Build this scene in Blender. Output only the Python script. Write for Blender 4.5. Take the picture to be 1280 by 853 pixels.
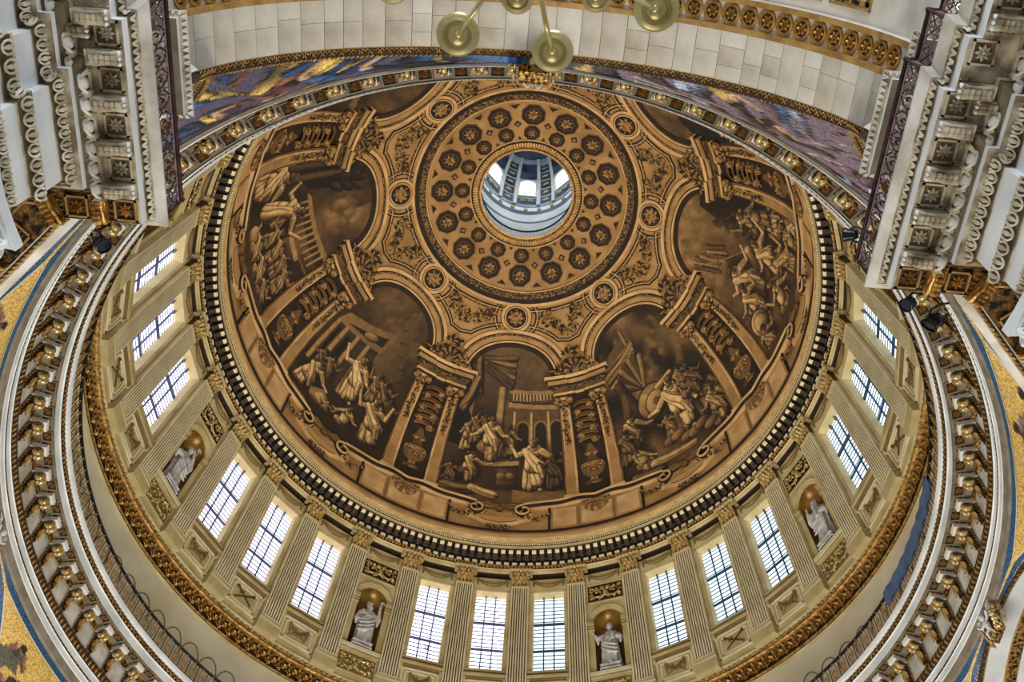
import bpy, bmesh, math, random
import numpy as np
from mathutils import Vector, Matrix
from mathutils.geometry import tessellate_polygon
for o in list(bpy.data.objects): bpy.data.objects.remove(o)
SC = bpy.context.scene; COL = SC.collection
PI = math.pi; R = math.radians; cos = math.cos; sin = math.sin

# ---------------------------------------------------------------- camera, world, lights
cd = bpy.data.cameras.new('camera'); cam = bpy.data.objects.new('camera', cd); COL.objects.link(cam)
cr = Vector((0.99625861, -0.07494818, 0.04302977)); cdn = Vector((0.08631977, 0.88719523, -0.45324775)); cf = Vector((-0.00420571, 0.45526629, 0.89034539))
cam.matrix_world = Matrix(((cr.x, -cdn.x, -cf.x, 0.1415), (cr.y, -cdn.y, -cf.y, -21.985), (cr.z, -cdn.z, -cf.z, 0.0), (0, 0, 0, 1)))
cd.sensor_width = 36; cd.lens = 35.01; cd.clip_start = .05; cd.clip_end = 400
cd.dof.use_dof = True; cd.dof.focus_distance = 45; cd.dof.aperture_fstop = 3.2
SC.camera = cam
w = bpy.data.worlds.new('world'); SC.world = w; w.use_nodes = True
w.node_tree.nodes['Background'].inputs[0].default_value = (0.86, 0.92, 1.0, 1)
w.node_tree.nodes['Background'].inputs[1].default_value = 0.40
SC.view_settings.view_transform = 'Standard'; SC.view_settings.look = 'None'
SC.view_settings.exposure = 0.3; SC.view_settings.gamma = 1.0
def area(name, loc, target, size, power, colr, size_y=None):
    l = bpy.data.lights.new(name, 'AREA'); l.energy = power; l.color = colr; l.shape = 'RECTANGLE'; l.size = size; l.size_y = size_y or size
    o = bpy.data.objects.new(name, l); COL.objects.link(o); o.location = loc
    o.rotation_euler = (Vector(target) - Vector(loc)).to_track_quat('-Z', 'Y').to_euler(); return o
def spot(name, loc, target, power, ang, colr, blend=.6, rad=.4):
    l = bpy.data.lights.new(name, 'SPOT'); l.energy = power; l.color = colr; l.spot_size = R(ang); l.spot_blend = blend; l.shadow_soft_size = rad
    o = bpy.data.objects.new(name, l); COL.objects.link(o); o.location = loc
    o.rotation_euler = (Vector(target) - Vector(loc)).to_track_quat('-Z', 'Y').to_euler(); return o
area('nave_daylight', (0, -46, 20), (0, -17, 19), 12, 6500, (0.88, 0.94, 1.0), 22)
area('crossing_light', (0, 2, 3), (0, 4, 50), 14, 6500, (1.0, .93, .80))
for i, a in enumerate((22.5, 67.5, 112.5, 157.5, 202.5, 247.5, 292.5, 337.5)):
    spot('dome_spot', (15.9*cos(R(a)), 15.9*sin(R(a)), 30.6), (-6*cos(R(a)), -6*sin(R(a)), 60), 4300, 80, (1.0, .89, .75))  # unseen spots round the gallery, aimed up at the vault

# ---------------------------------------------------------------- materials
def lin(c):
    if isinstance(c, str): c = [int(c[i:i+2], 16)/255 for i in (0, 2, 4)]
    return tuple((x/12.92 if x <= .04045 else ((x+.055)/1.055)**2.4) for x in c) + (1,)
MATS = {}
def mat(name, c1, c2=None, scale=3, rough=.6, metal=0, bump=0, bscale=None, kind='noise', lo=.35, hi=.65, emit=None, c3=None, detail=4):
    m = bpy.data.materials.new(name); m.use_nodes = True; nt = m.node_tree; N = nt.nodes; L = nt.links
    b = N['Principled BSDF']; b.inputs['Roughness'].default_value = rough; b.inputs['Metallic'].default_value = metal
    tc = N.new('ShaderNodeTexCoord')
    if c2:
        if kind == 'voronoi':
            t = N.new('ShaderNodeTexVoronoi'); t.inputs['Scale'].default_value = scale; out = t.outputs['Distance']
            if lo is None: lo, hi = .1, .6
        elif kind == 'cells':
            t = N.new('ShaderNodeTexVoronoi'); t.inputs['Scale'].default_value = scale
            s = N.new('ShaderNodeSeparateColor'); L.new(t.outputs['Color'], s.inputs[0]); out = s.outputs[0]
        elif kind == 'wave':
            t = N.new('ShaderNodeTexWave'); t.inputs['Scale'].default_value = scale; t.inputs['Distortion'].default_value = 6; t.inputs['Detail'].default_value = 3; out = t.outputs['Fac']
        else:
            t = N.new('ShaderNodeTexNoise'); t.inputs['Scale'].default_value = scale; t.inputs['Detail'].default_value = detail; out = t.outputs['Fac']
        L.new(tc.outputs['Object'], t.inputs['Vector'])
        r = N.new('ShaderNodeValToRGB'); L.new(out, r.inputs[0]); e = r.color_ramp.elements
        e[0].position = lo; e[0].color = lin(c1); e[1].position = hi; e[1].color = lin(c2)
        if c3: q = e.new((lo+hi)/2); q.color = lin(c3)
        L.new(r.outputs[0], b.inputs['Base Color'])
    else: b.inputs['Base Color'].default_value = lin(c1)
    if bump:
        n = N.new('ShaderNodeTexNoise'); n.inputs['Scale'].default_value = bscale or scale*3; n.inputs['Detail'].default_value = 3
        L.new(tc.outputs['Object'], n.inputs['Vector'])
        bm = N.new('ShaderNodeBump'); bm.inputs['Strength'].default_value = bump; bm.inputs['Distance'].default_value = .05
        L.new(n.outputs['Fac'], bm.inputs['Height']); L.new(bm.outputs[0], b.inputs['Normal'])
    if emit: b.inputs['Emission Color'].default_value = lin(emit[0]); b.inputs['Emission Strength'].default_value = emit[1]
    MATS[name] = m; return m
marble = mat('white_marble', 'aaa396', 'd9d6cf', 1.3, .45, bump=.08, bscale=4)
marble_plain = mat('polished_marble', 'ccd0d2', 'e6e8e8', .9, .35)
marble_tan = mat('weathered_marble', '6b5a41', 'bdb19a', 2.6, .5, lo=.36, hi=.6, bump=.15, bscale=14)
marble_grey = mat('grey_stone_soffit_shade', '6c6353', '8a8170', 2, .6)
ashlar = [mat('ashlar_%d' % i, a, b_, 1.4, .75, lo=.3, hi=.7, bump=.12, bscale=9) for i, (a, b_) in enumerate((('b3ab9b', 'cfc9bd'), ('a89f8e', 'c9c1b3'), ('b9b2a5', 'd8d3ca'), ('9f9482', 'c6beaf')))]
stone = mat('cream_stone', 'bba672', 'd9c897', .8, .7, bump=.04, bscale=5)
stone_l = mat('light_cream_stone', 'ded1a6', 'efe5c2', 1, .7)
stone_d = mat('tan_stone', '7c663c', '937d50', 1.2, .7)
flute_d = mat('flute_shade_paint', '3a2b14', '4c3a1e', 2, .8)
reveal = mat('reveal_plaster', 'd8c28e', 'ecdcae', 1, .8)
wallm = mat('gallery_wall_plaster', 'd9cfae', 'eae1c6', .5, .8)
gold = mat('gilding', '7e551f', 'd0a258', 5, .36, .6, bump=.35, bscale=12)
gold_b = mat('bright_gilding', '9c7636', 'ecd59a', 6, .3, .55, bump=.25, bscale=14)
gold_m = mat('matt_gilding', '98713a', 'bd9658', 3, .5, .35)
gilt = mat('gilded_carving', '1a1006', 'bf9048', 9, .35, .6, lo=.42, hi=.58, bump=.6, bscale=18)
gilt_d = mat('dark_gilded_carving', '150d05', '84602d', 8, .45, .5, lo=.42, hi=.66, bump=.6, bscale=18)
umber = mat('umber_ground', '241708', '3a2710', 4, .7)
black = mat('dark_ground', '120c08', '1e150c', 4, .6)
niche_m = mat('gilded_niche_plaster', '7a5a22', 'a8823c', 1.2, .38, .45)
statue_m = mat('white_statue_stone', 'b9b9bb', 'e4e4e4', 2, .6)
ochre = mat('painted_ochre', '8a673a', 'aa834e', .7, .85, detail=6)
ochre_l = mat('painted_light_ochre', 'ab8452', 'cba671', .8, .85)
ochre_d = mat('painted_brown', '503718', '6e4f28', .9, .85)
ochre_g = mat('painted_grey_ochre', '7c6747', '94795a', .9, .85)
dark = mat('painted_dark_brown', '170e06', '2c1c0c', 1.5, .85)
speck = mat('painted_speckled_band', '1a1008', '8f6c3b', 7, .85, lo=.42, hi=.68, detail=2)
leaf_g = mat('painted_gold_foliage', '2a1b0b', 'ad8348', 6, .8, lo=.35, hi=.65)
glass = mat('window_glass', 'dfe8ff', None, rough=.3, emit=('eceeff', 1.75))
glass_b = mat('window_glass_blue', 'dfe8ff', None, rough=.3, emit=('cfe6f6', 1.35))
lead = mat('window_bar_iron', '56608a', None, rough=.6)
lead_b = mat('window_bar_iron_blue', '31526a', None, rough=.6)
lead_t = mat('thin_window_bar', '6e7398', None, rough=.6)
iron = mat('dark_red_iron', '2a1518', '4a2b30', 6, .4, .5)
iron_l = mat('worn_iron', '7d6268', '9c858a', 6, .5, .3)
iron_k = mat('black_iron', '0b0b0c', '17150f', 6, .45, .3)
lampm = mat('spotlight_housing', '0a0c12', '12161f', 3, .18, .4)
lens = mat('spotlight_lens', '0b121e', None, rough=.05)
brass = mat('brass', 'b39f5e', 'dccf98', 1.5, .3, .5)
brass_l = mat('polished_brass', 'd0bc76', 'e8dba0', 1.5, .2, .7)
bluecloth = mat('blue_cloth', '3d5375', '52698c', 2, .8)
bulb_m = mat('lamp_bulb', 'fff0d0', None, emit=('ffd9a0', 14))
cone_m = mat('lantern_plaster', '6d7c8a', '8fa0ad', .5, .7)
cone_l = mat('lantern_rib_stone', '9a9f92', 'b3b6a8', .8, .7)
cone_d = mat('lantern_dark_panel', '1a2230', '39465a', 1.2, .6)
cone_gold = mat('lantern_gilding', '7a6c46', 'b5a470', 3, .5, .4)
cone_white = mat('lantern_white_wall', 'c2cacd', 'e0e6e6', .5, .6)
cone_glass = mat('lantern_window_glass', 'dfe8ff', None, emit=('dfeaf6', 1.0))
mos_gold = mat('gold_mosaic', '8a6a2a', 'd9b563', 26, .4, .45, kind='cells', lo=.1, hi=.9)
mos_blue = mat('blue_mosaic', '16324f', '2f5f86', 24, .5, kind='cells', lo=.1, hi=.9)
mos_white = mat('white_mosaic', 'b9b7b0', 'd7d5cd', 20, .5)
floor_m = mat('marble_floor', '9a948a', 'c2bcb0', .6, .4)
def vcol_mat(name, amp, scale, kind):
    m = bpy.data.materials.new(name); m.use_nodes = True; N = m.node_tree.nodes; L = m.node_tree.links; b = N['Principled BSDF']
    b.inputs['Roughness'].default_value = .85 if kind == 'noise' else .5
    a = N.new('ShaderNodeAttribute'); a.attribute_name = 'paint'
    tc = N.new('ShaderNodeTexCoord'); mx = N.new('ShaderNodeMix'); mx.data_type = 'RGBA'; mx.blend_type = 'MULTIPLY'; mx.inputs[0].default_value = 1
    if kind == 'noise':
        t = N.new('ShaderNodeTexNoise'); t.inputs['Scale'].default_value = scale; t.inputs['Detail'].default_value = 6; out = t.outputs['Fac']
    else:
        t = N.new('ShaderNodeTexVoronoi'); t.inputs['Scale'].default_value = scale; s = N.new('ShaderNodeSeparateColor'); L.new(t.outputs['Color'], s.inputs[0]); out = s.outputs[0]
    L.new(tc.outputs['Object'], t.inputs['Vector'])
    r = N.new('ShaderNodeMapRange'); r.inputs['From Min'].default_value = .25 if kind == 'noise' else 0; r.inputs['From Max'].default_value = .75 if kind == 'noise' else 1
    r.inputs['To Min'].default_value = 1-amp; r.inputs['To Max'].default_value = 1+amp
    L.new(out, r.inputs[0]); L.new(a.outputs['Color'], mx.inputs[6]); L.new(r.outputs[0], mx.inputs[7]); L.new(mx.outputs[2], b.inputs['Base Color'])
    return m
paint_m = vcol_mat('grisaille_painting', .3, 2.2, 'noise')
mosaic_m = vcol_mat('figure_mosaic', .45, 22, 'cells')

# ---------------------------------------------------------------- mesh helpers
def rz(a):
    c, s = cos(a), sin(a); return lambda p: (p[0]*c-p[1]*s, p[0]*s+p[1]*c, p[2])
class MB:
    def __init__(s): s.v = []; s.f = []; s.m = []; s.s = []; s.T = None
    def add(s, vs, fs, mi=0, sm=False):
        o = len(s.v); T = s.T
        s.v.extend([T(p) for p in vs] if T else vs)
        for k, f in enumerate(fs):
            s.f.append([i+o for i in f]); s.m.append(mi if isinstance(mi, int) else mi[k]); s.s.append(sm)
    def grid(s, rows, cu=False, cv=False, mi=0, sm=True, mrow=None):
        n = len(rows); k = len(rows[0]); vs = [p for r in rows for p in r]; fs = []; ms = []
        for i in range(n if cv else n-1):
            for j in range(k if cu else k-1):
                fs.append((i*k+j, i*k+(j+1) % k, ((i+1) % n)*k+(j+1) % k, ((i+1) % n)*k+j)); ms.append(mrow[i] if mrow else mi)
        s.add(vs, fs, ms, sm)
    def box(s, x0, x1, y0, y1, z0, z1, mi=0):
        v = [(x, y, z) for x in (x0, x1) for y in (y0, y1) for z in (z0, z1)]
        s.add(v, [(0, 1, 3, 2), (4, 6, 7, 5), (0, 4, 5, 1), (2, 3, 7, 6), (0, 2, 6, 4), (1, 5, 7, 3)], mi)
    def tube(s, pts, rad, n=6, mi=0, closed=False, cap=True, flat=1.0):
        P = [Vector(p) for p in pts]; m = len(P); rows = []; up = None
        for i in range(m):
            a = P[i-1] if (i > 0 or closed) else P[i]; b = P[(i+1) % m] if (i < m-1 or closed) else P[i]
            t = (b-a).normalized() if (b-a).length > 1e-9 else Vector((0, 0, 1))
            if up is None: up = Vector((0, 0, 1)) if abs(t.z) < .9 else Vector((1, 0, 0))
            sd = t.cross(up)
            if sd.length < 1e-6: sd = t.cross(Vector((0, 1, .3)))
            sd.normalize(); up = sd.cross(t).normalized()
            r_ = rad[i] if hasattr(rad, '__len__') else rad
            rows.append([tuple(P[i]+sd*(cos(2*PI*k/n)*r_)+up*(sin(2*PI*k/n)*r_*flat)) for k in range(n)])
        s.grid(rows, cu=True, cv=closed, mi=mi)
        if cap and not closed:
            s.add(rows[0], [list(range(n))], mi); s.add(rows[-1], [list(range(n))[::-1]], mi)
    def lathe(s, prof, n=16, org=(0, 0, 0), mi=0, axis='z', a0=0, a1=2*PI, sm=True, mrow=None):
        cl = abs(a1-a0-2*PI) < 1e-6; k = n if cl else n+1; rows = []
        for r_, h in prof:
            row = []
            for j in range(k):
                a = a0+(a1-a0)*j/n; c, d = r_*cos(a), r_*sin(a)
                p = {'z': (c, d, h), 'x': (h, c, d), 'y': (c, h, d)}[axis]; row.append((p[0]+org[0], p[1]+org[1], p[2]+org[2]))
            rows.append(row)
        s.grid(rows, cu=cl, mi=mi, sm=sm, mrow=mrow)
    def ring(s, prof, mats, n=384, a0=0, a1=2*PI, sm=False):
        s.lathe(prof, n, mrow=mats, a0=a0, a1=a1, sm=sm)
    def blob(s, c, r_, n=8, mi=0, rot=None):
        if not hasattr(r_, '__len__'): r_ = (r_, r_, r_)
        rows = []
        for i in range(n//2+1):
            f = PI*i/(n//2)
            row = []
            for j in range(n):
                v = Vector((sin(f)*cos(2*PI*j/n)*r_[0], sin(f)*sin(2*PI*j/n)*r_[1], cos(f)*r_[2]))
                if rot: v = rot @ v
                row.append((c[0]+v.x, c[1]+v.y, c[2]+v.z))
            rows.append(row)
        s.grid(rows, cu=True, mi=mi)
    def leaf(s, pts, wid, nrm, mi=0, th=.3, lob=True):
        """curved lobed leaf: centre line pts, half widths wid, raised along nrm in the middle"""
        P = [Vector(p) for p in pts]; nrm = Vector(nrm).normalized(); rows = []
        for i, p in enumerate(P):
            a = P[max(0, i-1)]; b = P[min(len(P)-1, i+1)]; t = (b-a).normalized(); sd = t.cross(nrm).normalized(); w_ = wid[i]*(1 if (i % 2 == 0 or not lob) else .72)
            rows.append([tuple(p-sd*w_), tuple(p-sd*w_*.45+nrm*w_*th), tuple(p+nrm*w_*th*.4), tuple(p+sd*w_*.45+nrm*w_*th), tuple(p+sd*w_)])
        s.grid(rows, mi=mi, sm=False)
    def prism(s, pts, fn, h0, h1, mi=0, sub=None):
        """flat outline pts (a,b) capped at height h1 and skirted to h0, mapped by fn(a,b,h)"""
        if sub:
            q = []
            for i in range(len(pts)):
                a, b = pts[i], pts[(i+1) % len(pts)]; k = max(1, int(math.hypot(a[0]-b[0], a[1]-b[1])/sub))
                q += [(a[0]+(b[0]-a[0])*t/k, a[1]+(b[1]-a[1])*t/k) for t in range(k)]
            pts = q
        n = len(pts); top = [fn(a, b, h1) for a, b in pts]; bot = [fn(a, b, h0) for a, b in pts]
        tri = tessellate_polygon([[Vector((a, b, 0)) for a, b in pts]])
        s.add(top, [tuple(t) for t in tri], mi); s.add(top+bot, [(i, (i+1) % n, n+(i+1) % n, n+i) for i in range(n)], mi)
    def build(s, name, mats, parent=None, **props):
        me = bpy.data.meshes.new(name); me.from_pydata([tuple(p) for p in s.v], [], s.f)
        for m_ in (mats if isinstance(mats, (list, tuple)) else [mats]): me.materials.append(m_)
        me.polygons.foreach_set('material_index', s.m); me.polygons.foreach_set('use_smooth', s.s); me.update()
        return link(name, me, parent, **props)
def link(name, data, parent=None, rot=None, loc=None, **props):
    o = bpy.data.objects.new(name, data); COL.objects.link(o)
    if parent: o.parent = parent
    if rot is not None: o.rotation_euler = (0, 0, rot)
    if loc is not None: o.location = loc
    for k, v in props.items(): o[k] = v
    return o
def inst(src, parent, rot=None, loc=None, scale=None):
    """copy of src with copies of its children, sharing mesh data"""
    c = src.copy(); COL.objects.link(c); c.parent = parent
    if rot is not None: c.rotation_euler = (0, 0, rot)
    if loc is not None: c.location = loc
    if scale is not None: c.scale = scale
    for ch in src.children:
        d = ch.copy(); COL.objects.link(d); d.parent = c
    return c
def struct(name, mb, mats, label): return mb.build(name, mats, None, kind='structure', label=label)
def thing(name, label, cat, loc, rot=0, group=None):
    o = link(name, None, None, rot=rot, loc=loc, label=label, category=cat)
    if group: o['group'] = group
    return o
def arc(cx, cy, r_, a0, a1, n): return [(cx+r_*cos(R(a0+(a1-a0)*i/n)), cy+r_*sin(R(a0+(a1-a0)*i/n))) for i in range(n+1)]
RND = random.Random(5)

# ================================================================ DOME VAULT (the ceiling) and its painted decoration
def S(th, el, h):
    r_ = 15.5-h; t = R(th)
    if el < 0: return (r_*cos(t), r_*sin(t), 49.9+15.5*sin(R(el)))
    e = R(el); return (r_*cos(e)*cos(t), r_*cos(e)*sin(t), 49.9+r_*sin(e))
def G(th0, el0): return lambda a, b, h: S(th0+a/cos(R(el0+b)), el0+b, h)
mb = MB(); els = [-10+i*2 for i in range(45)]+[78.4]; els = [e for e in els if e <= 78.4]
mb.grid([[S(360*j/256, e, 0) for j in range(256)] for e in els], cu=True)
mb.grid([[S(360*j/128, 78.4, h) for j in range(128)] for h in (0, -.5)], cu=True)
dome = struct('ceiling', mb, [ochre], 'huge round dome painted in brown and gold with an open eye at its top')
def eband(mb, e0, e1, h, mi, n=256, h0=0.0):
    mb.grid([[S(360*j/n, e, hh) for j in range(n)] for e, hh in ((e0, h0), (e0, h), (e1, h), (e1, h0))], cu=True, mi=mi, sm=False)
def build_bands():
    for nm, specs in (('painted_ring_moulding', ((60.3, 61.05, .10, ochre_l), (61.05, 61.3, .05, dark))),
                      ('painted_dark_ring', ((61.3, 62.3, .04, dark), (62.3, 64.0, .07, speck))),
                      ('inner_ring_moulding', ((64.0, 64.3, .10, ochre_l), (64.3, 64.45, .03, dark))),
                      ('eye_ring', ((75.5, 75.8, .08, ochre_l), (75.8, 76.1, .03, dark), (76.1, 77.9, .12, gilt_d), (77.9, 78.4, .16, gold_m)))):
        for i, (a, b, h, m) in enumerate(specs):
            mb = MB(); eband(mb, a, b, h, 0); mb.build(nm, [m], dome)
    # beads of the eye ring and of the dark ring as raised leaf work
    mb = MB()
    for j in range(120):
        t = j*3; mb.leaf([S(t, 76.2+k*.5, .14+.05*sin(k)) for k in range(4)], [.05, .10, .09, .02], tuple(-x for x in S(t, 77, 0)[:2])+(-1.5,), 0)
    mb.build('eye_ring_leaf', [gold_m], dome, kind='stuff')
build_bands()
def oct_pts(r_, n=8, rot=22.5, sx=1): return [(sx*r_*cos(R(rot+360*i/n)), r_*sin(R(rot+360*i/n))) for i in range(n)]
def rosette(mb, fn, r_, petals, h, mi=0, mc=0):
    for ring_, rr, k0 in ((1.0, r_, 0), (.55, r_*.62, .5)):
        for k in range(petals):
            a = 2*PI*(k+k0)/petals
            p0 = fn(.15*rr*cos(a), .15*rr*sin(a), h); p1 = fn(rr*.7*cos(a), rr*.7*sin(a), h+.05); p2 = fn(rr*cos(a), rr*sin(a), h+.01)
            wv = rr*1.7/petals
            q0 = fn(.6*rr*cos(a)-wv*sin(a), .6*rr*sin(a)+wv*cos(a), h); q1 = fn(.6*rr*cos(a)+wv*sin(a), .6*rr*sin(a)-wv*cos(a), h)
            mb.add([p0, q0, p1, q1, p2], [(0, 1, 2), (0, 2, 3), (1, 4, 2), (2, 4, 3)], mi)
    k = 6; mb.add([fn(0, 0, h+.09)]+[fn(.22*r_*cos(2*PI*i/k), .22*r_*sin(2*PI*i/k), h) for i in range(k)], [(0, 1+i, 1+(i+1) % k) for i in range(k)], mc)
def coffer_proto(el, rad, name):
    f = G(0, el); mb = MB()
    mb.prism(oct_pts(rad*1.04), f, 0, .05, 0); mb.prism(oct_pts(rad*.97), f, 0, .07, 1); mb.prism(oct_pts(rad*.68), f, 0, .09, 0); mb.prism(oct_pts(rad*.62), f, 0, .11, 1)
    c = mb.build(name, [ochre_d, dark], dome)
    m2 = MB(); rosette(m2, f, rad*.56, 8, .12); m2.build('rosette', [leaf_g], c); return c
for el, rad, nm in ((68.3, 3.0, 'painted_coffer'), (73.5, 2.05, 'small_painted_coffer')):
    p0 = coffer_proto(el, rad, nm)
    for k in range(1, 16): inst(p0, dome, rot=R(22.5*k))
def small(name, el, shape, k0, m1, m2, sc=.6):
    f = G(11.25, el); mb = MB(); mb.prism(shape, f, 0, .05, 0); mb.prism([(a*sc, b*sc) for a, b in shape], f, 0, .08, 1)
    p = mb.build(name, [m1, m2], dome)
    for k in range(1, 16): inst(p, dome, rot=R(22.5*k))
small('painted_diamond', 71.0, [(.95, 0), (0, .95), (-.95, 0), (0, -.95)], 0, dark, leaf_g)
small('painted_triangle', 65.9, [(1.3, -.55), (0, .75), (-1.3, -.55)], 0, ochre_d, dark)
small('small_painted_triangle', 75.0, [(.55, .3), (0, -.6), (-.55, .3)], 0, ochre_d, dark)

def pline(mb, pts, d0, d1, h, mi, closed=False, h0=0.0):
    """raised strip following pts (theta, el), offset d0..d1 degrees to its left, on the vault"""
    n = len(pts); rows = []
    for i in range(n):
        a = pts[i-1] if (i > 0 or closed) else pts[i]; b = pts[(i+1) % n] if (i < n-1 or closed) else pts[i]
        c = cos(R(pts[i][1])); tx, ty = (b[0]-a[0])*c, b[1]-a[1]; l = math.hypot(tx, ty) or 1; nx, ny = -ty/l, tx/l
        q = lambda d: (pts[i][0]+nx*d/c, pts[i][1]+ny*d)
        rows.append([S(*q(d0), h0), S(*q(d0), h), S(*q(d1), h), S(*q(d1), h0)])
    mb.grid(rows, cv=closed, mi=mi, sm=False)
def leafspray(mb, path, size, every, mi=0, spread=1.0, h=.08, rnd=RND, berries=0):
    for i, (t, e) in enumerate(path):
        for k in range(every):
            a = rnd.uniform(0, 2*PI); f = G(t, e); ox, oy = rnd.uniform(-spread, spread)*.6, rnd.uniform(-spread, spread)*.6
            L = size*rnd.uniform(.7, 1.3); c, s = cos(a), sin(a); w_ = L*.28; hh = h+rnd.uniform(0, .06)
            mb.add([f(ox, oy, hh), f(ox+c*L*.5-s*w_, oy+s*L*.5+c*w_, hh+.01), f(ox+c*L*.5, oy+s*L*.5, hh+.07), f(ox+c*L*.5+s*w_, oy+s*L*.5-c*w_, hh+.01), f(ox+c*L, oy+s*L, hh+.02)],
                   [(0, 1, 2), (0, 2, 3), (1, 4, 2), (2, 4, 3)], mi if isinstance(mi, int) else rnd.choice(mi))
def sector_proto():
    root = []
    # medallion over each painted arch
    f = G(0, 57.3); mb = MB(); circ = lambda r_, n=40: [(r_*cos(2*PI*i/n), r_*sin(2*PI*i/n)) for i in range(n)]
    for r_, h, m_ in ((4.1, .03, 1), (3.9, .08, 0), (3.15, .10, 1), (2.95, .12, 0), (2.65, .13, 1)): mb.prism(circ(r_), f, 0, h, m_)
    o = mb.build('painted_medallion', [ochre_l, dark], dome); m2 = MB(); rosette(m2, f, 2.3, 8, .15); m2.build('rosette', [leaf_g], o); root.append(o)
    # archivolt bands
    mb = MB(); A = lambda a0, a1: [(16.0*0+cos(R(a)), sin(R(a))) for a in range(a0, a1+1, 3)]
    def aband(r0, r1, h, mi, a0=12, a1=168):
        rows = []
        for a in range(a0, a1+1, 3):
            q = lambda r_: (r_*cos(R(a))/cos(R(38.8+r_*sin(R(a)))), 38.8+r_*sin(R(a)))
            rows.append([S(*q(r0), 0), S(*q(r0), h), S(*q(r1), h), S(*q(r1), 0)])
        mb.grid(rows, mi=mi, sm=False)
    aband(10.7, 11.9, .10, 1, 0, 180); aband(11.9, 12.3, .18, 0, 0, 180); aband(12.3, 12.6, .12, 1); aband(12.6, 13.7, .16, 2, 14, 166)
    aband(13.7, 14.15, .20, 3, 22, 158); aband(14.15, 14.4, .13, 1, 26, 154); aband(14.4, 15.2, .20, 0, 30, 150)
    root.append(mb.build('painted_arch', [ochre_l, dark, ochre, speck], dome))
    # festoon panel outline above each pier
    P = []
    for x in np.linspace(6.9, 22.5, 7): P.append((x, 60.0))
    side = []
    for a in range(38, -48, -8): el = 57.3+4.6*sin(R(a)); side.append((4.6*cos(R(a))/cos(R(el)), el))
    for a in range(77, 43, -4): el = 38.8+15.9*sin(R(a)); side.append((15.9*cos(R(a))/cos(R(el)), el))
    side.append((22.5, 49.4)); full = P[::-1]+side; loop = full[:-1]+[(45-t, e) for t, e in full[::-1]][:-1]
    mb = MB(); pline(mb, loop, .35, .75, .05, 1, True); pline(mb, loop, .8, 1.0, .07, 0, True); pline(mb, loop, 1.05, 1.5, .04, 2, True)
    root.append(mb.build('festoon_panel_frame', [ochre_l, dark, speck], dome))
    return root, loop
sec_root, festoon_loop = sector_proto()
for o in sec_root:
    for k in range(1, 8): inst(o, dome, rot=R(45*k))
def festoon(kind, seed):
    rnd = random.Random(seed); mb = MB(); path = []
    if kind == 0:     # hanging swag
        for i in range(15): u = -1+2*i/14; path.append((22.5+u*9.5, 57.2-2.9*(1-u*u)))
        leafspray(mb, path, 1.5, 12, (0, 1, 1), 1.5, rnd=rnd)
        for s_ in (-1, 1): leafspray(mb, [(22.5+s_*9.8, 58-.5*i) for i in range(4)], 1.0, 8, (0, 1), .9, rnd=rnd)
    else:             # crossed sprays
        for s_ in (-1, 1):
            for i in range(11): u = i/10; path.append((22.5+s_*(1.5+9.5*u*(1-.25*u)), 52.6+7*u-1.5*u*u))
        leafspray(mb, path, 1.3, 7, (0, 1, 1), 1.6, rnd=rnd)
    return mb.build('painted_festoon', [dark, leaf_g], dome)
fest = [festoon(0, 3), festoon(1, 4)]; fest[1].rotation_euler = (0, 0, R(45))
for k in range(2, 8): inst(fest[k % 2], dome, rot=R(45*k))

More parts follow.
